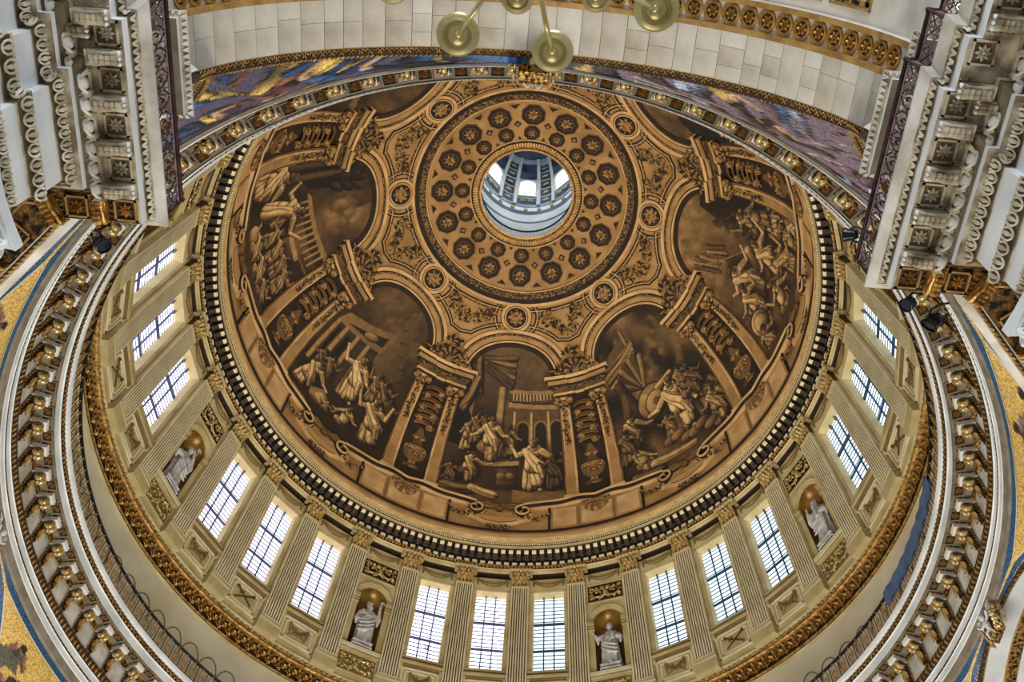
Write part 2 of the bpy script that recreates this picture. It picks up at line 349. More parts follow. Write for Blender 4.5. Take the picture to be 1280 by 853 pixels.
# painted piers between the scenes
def pier_proto():
    P = lambda a, b, h: S(22.5+a, b, h); out = []
    def strip(mb, a0, a1, e0, e1, h, mi, ta=0, n=4):
        """panel between theta offsets, tapering by ta at the top"""
        rows = []
        for i in range(n+1):
            e = e0+(e1-e0)*i/n; t = ta*i/n
            rows.append([P(x, e, hh) for x, hh in ((a0+t, 0), (a0+t, h), ((a0+a1)/2, h), (a1-t, h), (a1-t, 0))])
        mb.grid(rows, mi=mi, sm=False)
        for row in (rows[0], rows[-1]): mb.add(row, [(0, 1, 2, 3, 4)], mi)
    mb = MB()
    for e0, e1, w_, h, m_ in ((40.1, 40.9, 11.0, .30, 0), (39.6, 40.1, 10.6, .24, 1), (38.6, 39.6, 10.0, .26, 2), (38.0, 38.6, 9.6, .18, 1), (37.3, 38.0, 8.9, .20, 3), (36.2, 37.3, 8.2, .14, 4), (35.6, 36.2, 8.5, .20, 0), (34.9, 35.6, 8.0, .14, 1)):
        for a0, a1, dh in ((-w_, -w_+6.6, .12), (-w_+6.6, w_-6.6, 0), (w_-6.6, w_, .12)): strip(mb, a0, a1, e0, e1, h+dh, m_, 0, 1)
    o = mb.build('painted_entablature', [ochre_l, dark, ochre, speck, ochre_d], dome); out.append(o)
    # shell gable with flanking leaves
    mb = MB(); f = G(22.5, 41.0)
    for k in range(9):
        a = R(-68+17*k); mb.leaf([f(sin(a)*r_, .9+cos(a)*r_*1.05, .25+.1*sin(r_)) for r_ in (.4, 1.6, 2.8, 3.6)], [.03, .09, .15, .10], S(22.5, 44, -1) and tuple(-c for c in S(22.5, 44, 0)[:2])+(-.6*15,), k % 2)
    leafspray(mb, [(22.5+s_*(2.5+i*1.1), 42.4-i*.1+1.0*(i == 2)) for s_ in (-1, 1) for i in range(5)], 1.3, 9, (0, 1, 1), 1.0, h=.25)
    leafspray(mb, [(22.5+s_*1.5, 45.5+i*.9) for s_ in (-1, 1) for i in range(3)], 1.5, 6, (0, 1), .8, h=.2)
    out.append(mb.build('painted_shell_crest', [dark, leaf_g], dome))
    # recess with stacked scrolls
    mb = MB(); strip(mb, -3.9, 3.9, 4, 34.9, .03, 0, 0, 8); o = mb.build('painted_recess', [dark], dome)
    m2 = MB()
    for i in range(7):
        e = 21.5+i*1.75; f = G(22.5, e)
        m2.leaf([f(2.3*cos(a)*(1 if i % 2 else -1), .9*sin(a), .12+.08*sin(a)) for a in np.linspace(-.4, 3.3, 9)], [.1, .2, .28, .3, .3, .28, .24, .18, .08], tuple(-c for c in S(22.5, e, 0)[:2])+(0,), 0, lob=False)
        m2.blob(f(1.6*(1 if i % 2 else -1), -.2, .2), .28, 6, 1)
    m2.build('painted_scrolls', [ochre_d, leaf_g], o)
    m3 = MB(); f = G(22.5, 8)
    urn = [(0, 0), (1.9, 0), (1.9, .8), (.9, 1.2), (.8, 2), (2.4, 3.4), (3.0, 5.4), (2.6, 6.8), (1.3, 7.8), (1.0, 9.2), (1.8, 9.8), (1.1, 11), (.5, 12.6), (0, 13)]
    for i in range(len(urn)-1):
        (r0, y0), (r1, y1) = urn[i], urn[i+1]
        rows = [[f(-r0*c, y0, .06+.05*r0*s_) for c, s_ in ((1, 0), (.7, .7), (0, 1), (-.7, .7), (-1, 0))], [f(-r1*c, y1, .06+.05*r1*s_) for c, s_ in ((1, 0), (.7, .7), (0, 1), (-.7, .7), (-1, 0))]]
        m3.grid(rows, mi=0 if i % 3 else 1)
    leafspray(m3, [(22.5+x, 12+y) for x in (-1.4, 0, 1.4) for y in (0, 1.4)], .9, 5, (1,), .7, h=.2)
    m3.build('painted_urn', [ochre_d, leaf_g], o); out.append(o)
    # pilasters with leaf drops and capitals
    for s_ in (-1, 1):
        mb = MB(); a0, a1 = sorted((s_*3.9, s_*7.2))
        strip(mb, a0, a1, 4, 32.2, .16, 0, .25, 8); strip(mb, a0+.55, a1-.55, 5, 31.5, .18, 1, .2, 8)
        strip(mb, (a1-.45) if s_ > 0 else a0, a1 if s_ > 0 else a0+.45, 4, 32, .17, 2, 0, 8)
        strip(mb, a0-.2, a1+.2, 3.6, 5.0, .24, 0, 0, 1)
        o = mb.build('painted_pilaster', [ochre_l, ochre, ochre_d], dome)
        m2 = MB(); leafspray(m2, [(22.5+s_*5.5, 21.5+i*.8) for i in range(13)], .8, 7, (0, 1), .55, h=.2); m2.build('painted_leaf_drop', [dark, leaf_g], o)
        m3 = MB(); strip(m3, a0-.4, a1+.4, 34.2, 34.9, .3, 0, 0, 1); leafspray(m3, [(22.5+s_*(4.3+1.2*i), 32.6+.8*j) for i in range(3) for j in range(3)], 1.0, 7, (1, 2), .6, h=.2)
        for q in (-1, 1): m3.blob(S(22.5+s_*5.5+q*1.9, 33.9, .35), .3, 6, 2)
        m3.build('painted_capital', [ochre_l, dark, leaf_g], o); out.append(o)
    # pedestal course under the pier
    mb = MB()
    for a, b in ((-10.6, -4.3), (-4.0, 4.0), (4.3, 10.6)): strip(mb, a, b, -6.2, 1.4, .10, 0, 0, 2); strip(mb, a+.5, b-.5, -5.5, .8, .12, 1, 0, 2)
    strip(mb, -11.2, -10.7, -6.2, 1.6, .12, 2); strip(mb, 10.7, 11.2, -6.2, 1.6, .12, 2)
    out.append(mb.build('painted_pedestal', [ochre, ochre_l, dark], dome))
    mb = MB(); f = G(22.5, 1.2)
    for k in range(9):
        a = R(-72+18*k); mb.leaf([f(sin(a)*r_*.95, -cos(a)*r_*1.1, .2+.12*sin(r_)) for r_ in (.3, 1.3, 2.4, 3.3)], [.05, .12, .20, .12], tuple(-c for c in S(22.5, 0, 0)[:2])+(-3,), k % 2)
    strip(mb, -3.4, 3.4, .9, 1.9, .26, 0, 0, 1)
    out.append(mb.build('painted_shell_bracket', [leaf_g, ochre_d], dome))
    # parapet moulding running scene to scene with a scroll at each end
    mb = MB(); pts = []
    for i in range(41):
        a = -16.8+33.6*i/40; d = abs(a); pts.append((22.5+a, 2.6+.9*math.exp(-((d-4)/3.2)**2)-1.4*max(0, (d-11)/6)**2+.5*max(0, (d-13)/4)))
    pline(mb, pts, -.75, .35, .26, 1); pline(mb, pts, .35, .75, .34, 0); pline(mb, pts, -1.1, -.75, .22, 0)
    for s_ in (-1, 1):
        e = pts[0] if s_ < 0 else pts[-1]; sp = [(e[0]+s_*(.2+1.9*sin(t))*(1-t/13), e[1]-1.6+1.8*cos(t)*(1-t/13)) for t in np.linspace(0, 6.6, 26)]
        pline(mb, sp, -.42, .42, .26, 1); pline(mb, sp, -.12, .30, .32, 0)
        g = [(22.5+s_*(17.0-i*.75), -1.1-1.6*sin(PI*i/8)) for i in range(9)]; leafspray(mb, g, .8, 5, (1, 3), .5, h=.16)
    out.append(mb.build('painted_parapet', [ochre_l, dark, ochre_d, leaf_g], dome))
    # cartouche at the foot of each scene
    mb = MB(); G0 = G(0, -2.2)
    shp = [(-6.5, -.6), (-4.2, .8), (-3.6, 2.5), (-1.5, 1.9), (1.5, 1.9), (3.6, 2.5), (4.2, .8), (6.5, -.6), (3.5, -2.0), (0, -2.7), (-3.5, -2.0)]
    mb.prism(shp, G0, 0, .14, 0, sub=.8); mb.prism([(a*.86, b*.8) for a, b in shp], G0, 0, .17, 1, sub=.8); mb.prism([(a*.8, b*.72) for a, b in shp], G0, 0, .20, 2, sub=.8)
    mb.blob(S(0, 1.0, .2), (.2, .26, .26), 8, 3)
    for s_ in (-1, 1):
        mb.leaf([S(s_*(.9+i), 1.2+.35*i-.05*i*i, .25) for i in range(5)], [.1, .32, .34, .26, .06], tuple(-c for c in S(0, 0, 0)[:2])+(0,), 3)
        sp = [(s_*(6.6+1.2*sin(t)*(1-t/9)), -1.9+1.2*cos(t)*(1-t/9)) for t in np.linspace(0, 6, 18)]; pline(mb, sp, -.22, .22, .2, 0)
    leafspray(mb, [(-2.2+.55*i, -5.6-.25*sin(PI*i/8)) for i in range(9)], .7, 6, (1, 4), .4, h=.12)
    out.append(mb.build('painted_cartouche', [ochre_l, dark, ochre, ochre_d, leaf_g], dome))
    return out
for o in pier_proto():
    for k in range(1, 8): inst(o, dome, rot=R(45*k))
mb = MB(); eband(mb, -7.2, -6.5, .12, 0); eband(mb, -8.3, -7.2, .06, 1); eband(mb, -9.6, -8.3, .15, 2); mb.build('vault_base_band', [dark, ochre, ochre_l], dome)

# ---- the eight painted scenes: brush strokes worked out on the panel's own points
RAMP = np.array([[12, 8, 4], [44, 30, 15], [92, 68, 38], [146, 113, 66], [206, 172, 116]])/255.
def ramp(v):
    v = np.clip(v, 0, .999)*4; i = v.astype(int); f = (v-i)[:, None]; c = RAMP[i]*(1-f)+RAMP[np.minimum(i+1, 4)]*f
    return np.where(c <= .04045, c/12.92, ((c+.055)/1.055)**2.4)
class Brush:
    def __init__(s, X, Y, seed=0): s.X, s.Y = X, Y; s.V = np.zeros_like(X)+.3; s.r = random.Random(seed)
    def noise(s, amp, k=.35, seed=0):
        r_ = random.Random(seed); t = np.zeros_like(s.X)
        for o in range(5):
            for _ in range(3):
                a = r_.uniform(0, 6.3); q = k*2**o; t += sin_(q*(np.cos(a)*s.X+np.sin(a)*s.Y)+r_.uniform(0, 6)+1.5*np.sin(q*.7*(s.X*np.sin(a)-s.Y*np.cos(a))))/(2**o)/3
        s.V += amp*t
    def put(s, m, v): s.V = s.V*(1-m)+v*m
    def poly(s, pts, v, v2=None, soft=.15):
        ins = np.zeros(s.X.shape, bool); n = len(pts); dm = np.full(s.X.shape, 9.)
        for i in range(n):
            (x0, y0), (x1, y1) = pts[i], pts[(i+1) % n]
            c = ((y0 > s.Y) != (y1 > s.Y)) & (s.X < (x1-x0)*(s.Y-y0)/((y1-y0) or 1e-9)+x0); ins ^= c
        if v2 is not None:
            xs = [p[0] for p in pts]; t = (s.X-min(xs))/(max(xs)-min(xs)+1e-6); v = v*(1-t)+v2*t
        s.put(ins.astype(float), v)
    def col(s, x, y0, y1, r_, v=.5):
        t = (s.X-x)/r_; m = ((np.abs(t) < 1) & (s.Y > y0) & (s.Y < y1)).astype(float); s.put(m, v*(.45+.75*np.sqrt(np.clip(1-(t+.35)**2, 0, 1))))
    def ell(s, cx, cy, rx, ry, rot=0, v=.55, amp=.35, fold=0, fk=5, soft=.12):
        c, d = cos(rot), sin(rot); dx, dy = s.X-cx, s.Y-cy; x = (dx*c+dy*d)/rx; y = (-dx*d+dy*c)/ry; q = x*x+y*y
        m = np.clip((1-q)/soft, 0, 1); nz = np.sqrt(np.clip(1-q, 0, 1)); gx, gy = x*c-y*d, x*d+y*c
        sh = v+amp*(-.55*gx+.5*gy+.6*nz-.45)
        if fold: sh = sh-2.2*fold*np.clip(1-3.2*np.abs(np.sin(.5*fk*x+1.6*np.sin(2.1*y+cx)+cy)), 0, 1)+.4*fold*np.sin(fk*x+cy)
        s.put(np.clip((1.22-q)/.12, 0, 1)*.55, .05); s.put(m, sh)
    def cloud(s, cx, cy, rx, ry, rot=0, v=.5, amp=.2):
        c, d = cos(rot), sin(rot); dx, dy = s.X-cx, s.Y-cy; x = (dx*c+dy*d)/rx; y = (-dx*d+dy*c)/ry; q = x*x+y*y+.25*np.sin(5*x+3*y)*np.sin(4*y-x)
        s.put(np.clip((1-q)*1.2, 0, 1)*.75, v+amp*(.7*y-.4*x))
    def cap(s, x0, y0, x1, y1, r0, r1, v=.55, amp=.35, fold=0, fk=6):
        dx, dy = x1-x0, y1-y0; l2 = dx*dx+dy*dy+1e-9; t = np.clip(((s.X-x0)*dx+(s.Y-y0)*dy)/l2, 0, 1); r_ = r0+(r1-r0)*t
        px, py = s.X-x0-t*dx, s.Y-y0-t*dy; q = (px*px+py*py)/(r_*r_); l = math.sqrt(l2); side = (px*(-dy)+py*dx)/l/r_
        nz = np.sqrt(np.clip(1-q, 0, 1)); sh = v+amp*((-.55*px+.5*py)/r_+.6*nz-.45)
        if fold: sh = sh-2.2*fold*np.clip(1-3.0*np.abs(np.sin(.45*fk*side+1.4*t+x0+.8*np.sin(5*t+x0))), 0, 1)+.4*fold*np.sin(fk*side+x0)
        s.put(np.clip((1.3-q)/.15, 0, 1)*.5, .05); s.put(np.clip((1-q)/.12, 0, 1), sh)
    def fig(s, x, y, h, lean=0, v=.6, face=0, arm=(.3, .1, -.3, .0), seated=False, bare=False):
        """a robed figure: feet at (x, y), height h, lean to one side, arm = end points of both hands from the shoulders"""
        hx, hy = x+lean*h, y+h*.92; sx, sy = x+lean*h*.8, y+h*.76; px, py = x+lean*h*.35, y+h*.48; r_ = s.r
        B_ = s; s.put(np.clip(1.4-((s.X-px-.1*h)/(.30*h))**2-((s.Y-y-.45*h)/(.5*h))**2, 0, 1)*.6, .10)
        if seated:
            k = .20*h*(1 if face >= 0 else -1)
            B_.ell(px, y+h*.30, .26*h, .20*h, 0, v*.7, .45, .16, 6); B_.cap(px, y+h*.42, px+k, y+h*.38, .12*h, .10*h, v, .5, .1); B_.cap(px+k, y+h*.38, px+k*.8, y+.05*h, .085*h, .05*h, v*.95, .45, .1)
            B_.cap(px+k*.3, y+h*.34, px+k*.3, y+.08*h, .15*h, .13*h, v*.8, .5, .2, 7)
        else:
            B_.cap(x+.07*h, y+.04*h, x+.12*h, y, .04*h, .03*h, v, .3); B_.cap(x-.03*h, y+.09*h, px-.02*h, py, .13*h, .14*h, v*.82, .5, .22, 9); B_.cap(x+.10*h, y+.13*h, px+.05*h, py-.02*h, .09*h, .12*h, v*.7, .5, .2, 7); B_.cap(x+.08*h, y+.16*h, px+.03*h, py+.02*h, .10*h, .10*h, v*1.0, .5, .18, 6)
        B_.cap(px, py, sx, sy, .145*h, .15*h, v*.95, .55, 0 if bare else .14, 7); B_.ell(sx, sy-.02*h, .18*h, .09*h, 0, v*1.02, .5, .05)
        for ax, ay, q in ((arm[0], arm[1], 1), (arm[2], arm[3], -1)):
            ax *= .72; ay *= .8; ex, ey = sx+q*.15*h+ax*h*.5, sy-.12*h+ay*h*.25; B_.cap(sx+q*.13*h, sy-.01*h, ex, ey, .07*h, .05*h, v*.85, .5, .1); B_.cap(ex, ey, sx+q*.13*h+ax*h, sy+ay*h, .036*h, .024*h, v*1.0, .4); B_.ell(sx+q*.13*h+ax*h, sy+ay*h, .03*h, .026*h, 0, v*1.05, .3)
        if not bare:
            B_.cap(sx-.14*h, sy, px+.12*h, py-.04*h, .07*h, .12*h, v*1.08, .5, .2, 6); B_.cap(px+.12*h, py-.02*h, px+.16*h, py-.22*h, .07*h, .05*h, v*.8, .5, .2, 5)
        B_.cap(sx, sy+.05*h, hx, hy-.05*h, .05*h, .05*h, v*.8, .3); B_.ell(hx, hy, .068*h, .085*h, 0, v*1.1, .5)
        B_.ell(hx-face*.025*h, hy+.03*h, .072*h, .06*h, 0, v*.5, .35, .1, 5); B_.ell(hx+face*.03*h, hy-.005*h, .016*h, .012*h, 0, v*.35, .1); B_.ell(hx+face*.02*h, hy-.06*h, .05*h, .045*h, 0, v*.55, .3)
    def arch(s, cx, y0, y1, r_, v, v2):
        s.poly([(cx-r_, y0), (cx-r_, y1)]+[(cx-r_*cos(R(a)), y1+r_*sin(R(a))) for a in range(0, 181, 20)]+[(cx+r_, y0)], v)
        k = r_*.75; s.poly([(cx-k, y0), (cx-k, y1)]+[(cx-k*cos(R(a)), y1+k*sin(R(a))) for a in range(0, 181, 20)]+[(cx+k, y0)], v2)
    def crowd(s, pts, h, vs=(.45, .7)):
        for x, y in pts: s.fig(x, y, h*s.r.uniform(.9, 1.1), s.r.uniform(-.2, .2), s.r.uniform(*vs), s.r.choice((-1, 1)), tuple(s.r.uniform(-.45, .45) for _ in range(4)), s.r.random() < .3, s.r.random() < .4)
sin_ = np.sin
def paint_scene(k, B):
    X, Y = B.X, B.Y
    def ground(v): B.put(np.clip((8.5-Y)/1.5, 0, 1), v)
    if k == 90:     # ruler enthroned before a round colonnade, orator standing
        B.V = .30+.16*np.clip((Y-30)/18, 0, 1); B.noise(.05, .3, 1)
        B.poly([(-1, 20), (-1, 35), (15, 34), (15, 20)], .42); B.poly([(0, 33.2), (15, 32.4), (15, 33.6), (0, 34.6)], .62); B.poly([(0, 34.6), (15, 33.6), (15, 34), (0, 35)], .14)
        for i in range(12): B.col(1.5+i*1.05, 35, 37.2, .3, .62)
        B.poly([(0, 37.2), (15, 36.6), (15, 37.6), (0, 38.2)], .6)
        for cx in (4.6, 9.6, 14): B.arch(cx, 20, 27.5, 2.0, .55, .2)
        for cx in (2.2, 7.1, 12.0): B.col(cx, 20, 32, .5, .6)
        B.col(-11, 24, 37, 1.3, .5); B.col(-2, 24, 38.5, 1.25, .55)
        B.poly([(-15, 20), (-15, 46), (-11, 46), (-12.5, 33), (-9, 26), (-9, 20)], .12)
        for i in range(7): t = i/6; B.cap(-12+t*3, 45-t*1.5, 1.5-t*1.0, 46.5-6.8*math.sin(PI*.5*t)-t, 1.0, .9, .34+.13*(i % 2), .35, .12, 4)
        B.cap(-12, 44, -9.5, 36.5, 2.0, 1.3, .4, .4, .2, 5); B.cap(-10.5, 39, -13, 31, 1.6, 1.5, .42, .4, .2, 5)
        B.poly([(-8, 8), (-8, 13), (-5, 15.8), (4, 16.6), (4, 8)], .36, .22); B.poly([(-7.5, 14.6), (-5, 16.6), (4, 17.6), (4, 16.4), (-6, 15)], .66); B.poly([(-1.5, 9.5), (-1.5, 14.8), (3.3, 15.4), (3.3, 10.2)], .45, .3)
        B.ell(-.4, 12.5, 1.2, 1.2, 0, .5, .2); B.ell(1.8, 12.8, 1, 1.1, 0, .5, .2)
        B.fig(-10.5, 18.5, 10, .1, .55, 1, (.3, -.1, -.2, -.3)); B.fig(-8.6, 21, 9.5, .05, .42, -1, (.25, -.2, -.2, -.3)); B.fig(.8, 18.5, 9.8, 0, .52, -1, (.3, -.25, -.35, -.1)); B.fig(-6, 24, 7, 0, .4, 1, (.2, -.3, -.2, -.3))
        B.fig(-4.4, 17, 13, .05, .68, 1, (.28, -.2, -.4, -.3), True)
        ground(.42); B.poly([(2.6, 4), (2.6, 8.2), (15, 7.6), (15, 4)], .55)
        B.fig(7.4, 8.4, 16, .03, .72, -1, (.4, -.1, -.35, .12)); B.fig(12.6, 8, 12, .06, .3, -1)
        B.fig(-9.5, 9.5, 9.5, .2, .62, 1, (.6, -.05, .1, -.3), True); B.fig(-13, 6, 9, .05, .4, 1, seated=True); B.cap(-13, 6, -7, 6.8, 2.2, 1.6, .42, .35, .16); B.cap(-7, 7.5, -2, 6, 1.3, 1.5, .66, .4, .16, 6)
    elif k == 45:   # canopy and toppling idol under smoke, apostle with companions
        B.V = .34+.12*np.sin(.25*X+.3*Y); B.noise(.10, .35, 2)
        for i in range(14): B.cloud(1+9*math.sin(i*1.9), 30+i*1.1+2*math.cos(i*2.2), 2.6, 2.1, i, .46+.05*math.sin(i), .28)
        B.poly([(-15, 34), (-15, 40), (-5, 45), (-1, 43), (-8, 36)], .5, .35); B.col(-3, 40, 47, .7, .5)
        for i in range(5): B.cap(-14+i*.6, 38-i*1.4, -1-i*.3, 42.5-i*.7, .8, .8, .38+.12*(i % 2), .3, .15, 4)
        for i in range(8): a = i*.28; B.cap(-3.5, 30, -3.5-7*cos(a), 30+6.5*sin(a)+2, .5, 1.0, .48 if i % 2 else .28, .3)
        B.cap(-10.5, 33, -5.5, 19, 1.6, 1.2, .26, .3); B.poly([(-13, 18), (-11, 31), (-9.6, 31), (-10.5, 18)], .42)
        B.ell(-3.0, 25.2, 5.2, 4.2, .9, .5, .35, .05, 9); B.ell(-2.2, 24.6, 3.4, 2.8, .9, .6, .25); B.ell(-1.8, 24.6, 1.0, 1.2, .9, .38, .2)
        B.cap(0, 28, 5, 29.5, 1.0, .7, .6, .35, .1)
        B.fig(-11.5, 13, 12, .12, .58, 1, (.45, -.2, -.2, -.3)); B.fig(-13.6, 10, 11, .1, .42, 1); B.fig(9.2, 12, 15, -.05, .55, -1, (.2, -.4, -.3, -.1)); B.fig(13.2, 10, 13, -.1, .5, -1, (.2, -.3, -.4, .1))
        B.fig(2.8, 11.5, 17.5, .02, .72, -1, (.22, -.45, -.48, -.22)); B.fig(-1.4, 12, 8, .05, .5, 1); B.fig(11.8, 5.5, 13, .08, .55, -1, (.2, -.3, -.3, -.2)); B.crowd([(6.3, 20), (8, 21), (11, 19)], 9, (.35, .5))
        for i in range(6): B.ell(-2+2.2*i, 11.5-.5*i+math.sin(i*2), 2.2, 1.5, .2, .44+.05*(i % 2), .3)
        B.fig(-9, 5.5, 9, -.25, .66, 1, (.5, -.35, .2, -.5), True, True); B.cap(-7, 7, 3.5, 6.4, 1.6, 1.1, .62, .4, .12, 7); B.cap(-12, 5, -6, 4.5, 1.6, 1.4, .4, .35, .18)
    elif k == 0:    # riders and a falling figure under a cloudy sky with a banner
        B.V = .42+.14*np.clip((Y-28)/20, 0, 1); B.noise(.10, .28, 3)
        for i in range(9): B.cloud(-9+5*math.sin(i*2.1), 33+i*1.7, 4.2, 2.2, .3*i, .52, .2)
        B.poly([(4, 26), (6, 38), (9, 44), (15, 44), (15, 22), (6, 22)], .16)
        for i in range(12): B.cap(12+2*math.sin(i*3), 33-i*.9, 6+2*math.cos(i*2), 40-i*1.0, .6, .8, .18+.08*(i % 3), .2)
        for i in range(7): B.cap(-11+1.3*i, 41.5-i*.2+math.sin(i), -8.2+1.2*i, 33+1.1*math.sin(i*1.2)+1.5, .75, .6, .38+.14*(i % 2), .35, .12, 5)
        B.cap(-13, 44, 2.5, 27, .14, .14, .62, .1)
        B.crowd([(7, 17), (10, 15), (12.5, 13), (9, 22), (12, 20)], 11, (.45, .72))
        B.cap(-9, 21, -1.5, 20, 3.4, 3.0, .62, .42, .05); B.cap(-2.2, 21, 1.2, 27, 1.7, 1.0, .62, .4); B.ell(1.8, 27.6, 1.7, 1.0, -.4, .64, .35); B.cap(-7.5, 19, -8.5, 11, .9, .5, .58, .35); B.cap(-3, 18, 0, 12, .9, .5, .6, .35)
        B.fig(-5, 17.5, 15, -.05, .68, 1, (.5, .1, -.35, -.1)); B.fig(-9.5, 14, 13, .1, .6, -1, (.3, .2, -.4, -.2)); B.ell(-11.5, 15.5, 3.2, 3.8, .2, .6, .45); B.ell(-11.5, 15.5, 2.2, 2.7, .2, .66, .2)
        B.fig(2.5, 13, 14, .12, .7, -1, (.45, .3, -.3, -.2)); B.fig(6.5, 6, 13, -.15, .62, -1, (.2, .4, -.5, .1)); B.fig(-3, 5, 12, .1, .66, 1, (.4, -.3, -.4, .2), True, True); B.fig(-12.5, 4, 11, .05, .55, 1)
        B.crowd([(11, 5), (13.5, 4)], 11); B.cap(-7.5, 6, 1, 4.2, 1.8, 1.4, .6, .42, .14, 7); ground(.35)
    elif k == -45:
        B.V = .26+.22*np.clip((Y-26)/22, 0, 1); B.noise(.12, .3, 5)
        for i in range(10): B.cloud(-7+9*math.sin(i*1.7), 36+i*1.0, 4, 2, .4*i, .46, .25)
        B.poly([(-15, 22), (-15, 40), (-6, 43), (2, 36), (4, 22)], .14, .3); B.crowd([(-11, 12), (-5, 11), (1, 12), (7, 10), (12, 12), (-8, 20), (4, 20)], 14)
        B.crowd([(-13, 5), (-3, 5), (9, 4)], 11); ground(.3)
    elif k == 135:  # books brought to the fire before a pedimented building and an obelisk
        B.V = .28+.14*np.clip((Y-32)/16, 0, 1); B.noise(.07, .3, 7)
        for i in range(7): B.cloud(-6+3.2*i, 44-.8*i+math.sin(i*2), 4.5, 1.8, .5, .44, .16)
        B.poly([(1.8, 30), (3.4, 47), (6.0, 49), (7.4, 47), (12.5, 27), (6, 24)], .46, .34)
        for i in range(6): B.poly([(2+i*1.8, 45-3.2*i), (4.2+i*1.8, 46-3.2*i), (4.2+i*1.8, 45.7-3.2*i), (2+i*1.8, 44.7-3.2*i)], .14)
        B.poly([(-15, 24), (-15, 33), (2, 30.5), (2, 22)], .3); B.poly([(-14, 30), (-12.5, 34), (3.6, 39.6), (4, 36.4), (2.6, 32.5)], .56, .5); B.poly([(-11.4, 31.6), (2.2, 37.4), (2.0, 34.2)], .2); B.ell(-2.6, 34.2, 2.6, 1.2, .3, .5, .3)
        for cx in (-13, -9.6, -5.4, -1.4): B.col(cx, 15, 30.4+(cx+13)*.14, .85, .55)
        B.poly([(-12, 15), (-12, 29), (-11, 29), (-11, 15)], .1); B.poly([(-8.4, 15), (-8.4, 29), (-6.6, 29), (-6.6, 15)], .12)
        B.fig(.9, 15, 14, -.05, .74, -1, (.3, -.3, -.5, .22)); B.fig(-10.5, 13, 9, .1, .42, 1); B.fig(-7.4, 14, 8.5, .1, .45, 1); B.fig(6.5, 19, 9.5, 0, .5, -1, (.3, .3, -.3, .25)); B.fig(9.4, 18, 10, 0, .42, -1); B.fig(12.4, 15, 9, 0, .36, -1)
        B.fig(-12, 6, 12.5, .3, .66, 1, (.4, -.3, .25, -.55)); B.poly([(-7.5, 6), (-8, 10), (-4.5, 12.6), (-.5, 9), (-1, 5)], .62, .5); B.poly([(-6.5, 9.6), (-4.5, 11.4), (-2, 9), (-3.8, 7.6)], .74); B.poly([(-4.6, 6), (-3, 9.4), (0, 8.6), (-1, 5)], .36)
        B.fig(10.2, 7, 15, -.06, .66, -1, (.2, .28, -.36, .18)); B.fig(3.2, 5, 9.5, .05, .66, -1, (.25, -.2, -.5, -.2), True, True); B.fig(-3, 4.4, 7, .2, .5, 1, seated=True); B.cap(5, 5.5, 10, 4.4, 1.9, 1.4, .52, .42, .16, 6); ground(.26)
        B.cap(-14, 4.6, -8, 4.2, 1.4, 1.3, .44, .35, .12)
    elif k == 180:  # balustraded terrace with an altar, two tall robed men, a crowd kneeling
        B.V = .38+.1*np.sin(.3*X); B.noise(.08, .3, 9)
        for i in range(8): B.cloud(3+3.4*math.sin(i*1.3), 36+1.6*i, 3.6, 2.2, .3*i, .54, .24)
        B.poly([(-15, 24), (-15, 49), (-9, 49), (-6, 40), (-7, 30)], .16); B.col(-10.4, 22, 40, 1.2, .34); B.col(-13.6, 20, 42, 1.1, .3)
        for i in range(9): B.ell(-8+2.0*math.sin(i*2), 38+i*1.0, 2.4, 1.3, i, .2+.06*(i % 2), .2)
        B.poly([(-6, 28), (-5, 30.6), (15, 33.4), (15, 30)], .24); B.poly([(-6, 30), (-5, 31.4), (15, 34.6), (15, 33)], .6)
        for i in range(10): B.col(-3.6+i*1.9, 25.5+.22*i, 30.6+.28*i, .5, .55)
        B.poly([(-6, 24), (15, 26.6), (15, 25), (-6, 22.6)], .5); B.poly([(-4, 18), (-4, 24), (15, 26), (15, 18)], .26)
        B.poly([(3.5, 16), (3.5, 24), (10, 24.6), (10, 16)], .5, .3); B.poly([(3, 23.4), (3, 25), (10.6, 25.4), (10.6, 24)], .68)
        B.fig(-12.2, 7, 17.5, .06, .7, 1, (.3, -.3, -.2, -.35)); B.fig(-4.8, 13, 16.5, .2, .68, -1, (.45, .1, -.42, .12)); B.cap(-5, 14, -2.5, 24, 2.0, 1.4, .66, .42, .18, 6)
        B.ell(-1.8, 9.4, 1.9, 2.8, 0, .66, .2); B.fig(1.4, 12, 10, .1, .55, -1, (.2, .2, -.5, .1)); B.fig(6, 13, 9.5, -.1, .6, -1, (.2, .1, -.4, .2)); B.fig(9.3, 13, 10, 0, .5, -1); B.fig(12.8, 12, 10.5, 0, .55, -1, (.2, .4, -.3, .1))
        B.fig(3, 5.5, 9, -.25, .66, -1, (.3, -.2, -.5, .1), True); B.fig(8, 5, 10, -.2, .62, -1, (.2, -.3, -.5, 0), True); B.fig(12.4, 4.4, 9.5, -.15, .56, -1, seated=True); B.cap(-9, 5.2, -2, 4.6, 1.8, 1.5, .56, .42, .15, 6); ground(.34)
    else:
        B.V = .24+.16*np.clip((Y-26)/22, 0, 1); B.noise(.12, .32, k+400); B.poly([(-15, 30), (15, 34), (15, 36), (-15, 32)], .5)
        B.crowd([(-11, 14), (-5, 13), (1, 14), (7, 12), (12, 14)], 13, (.35, .55)); B.crowd([(-13, 5), (-6, 5), (2, 5), (9, 5)], 11, (.35, .6)); ground(.25)
    # painted arch soffit shading belongs to the picture: a dark reveal along the top left of every scene
    B.V *= (1-.3*np.clip((Y-3)/3, 0, 1)*0)
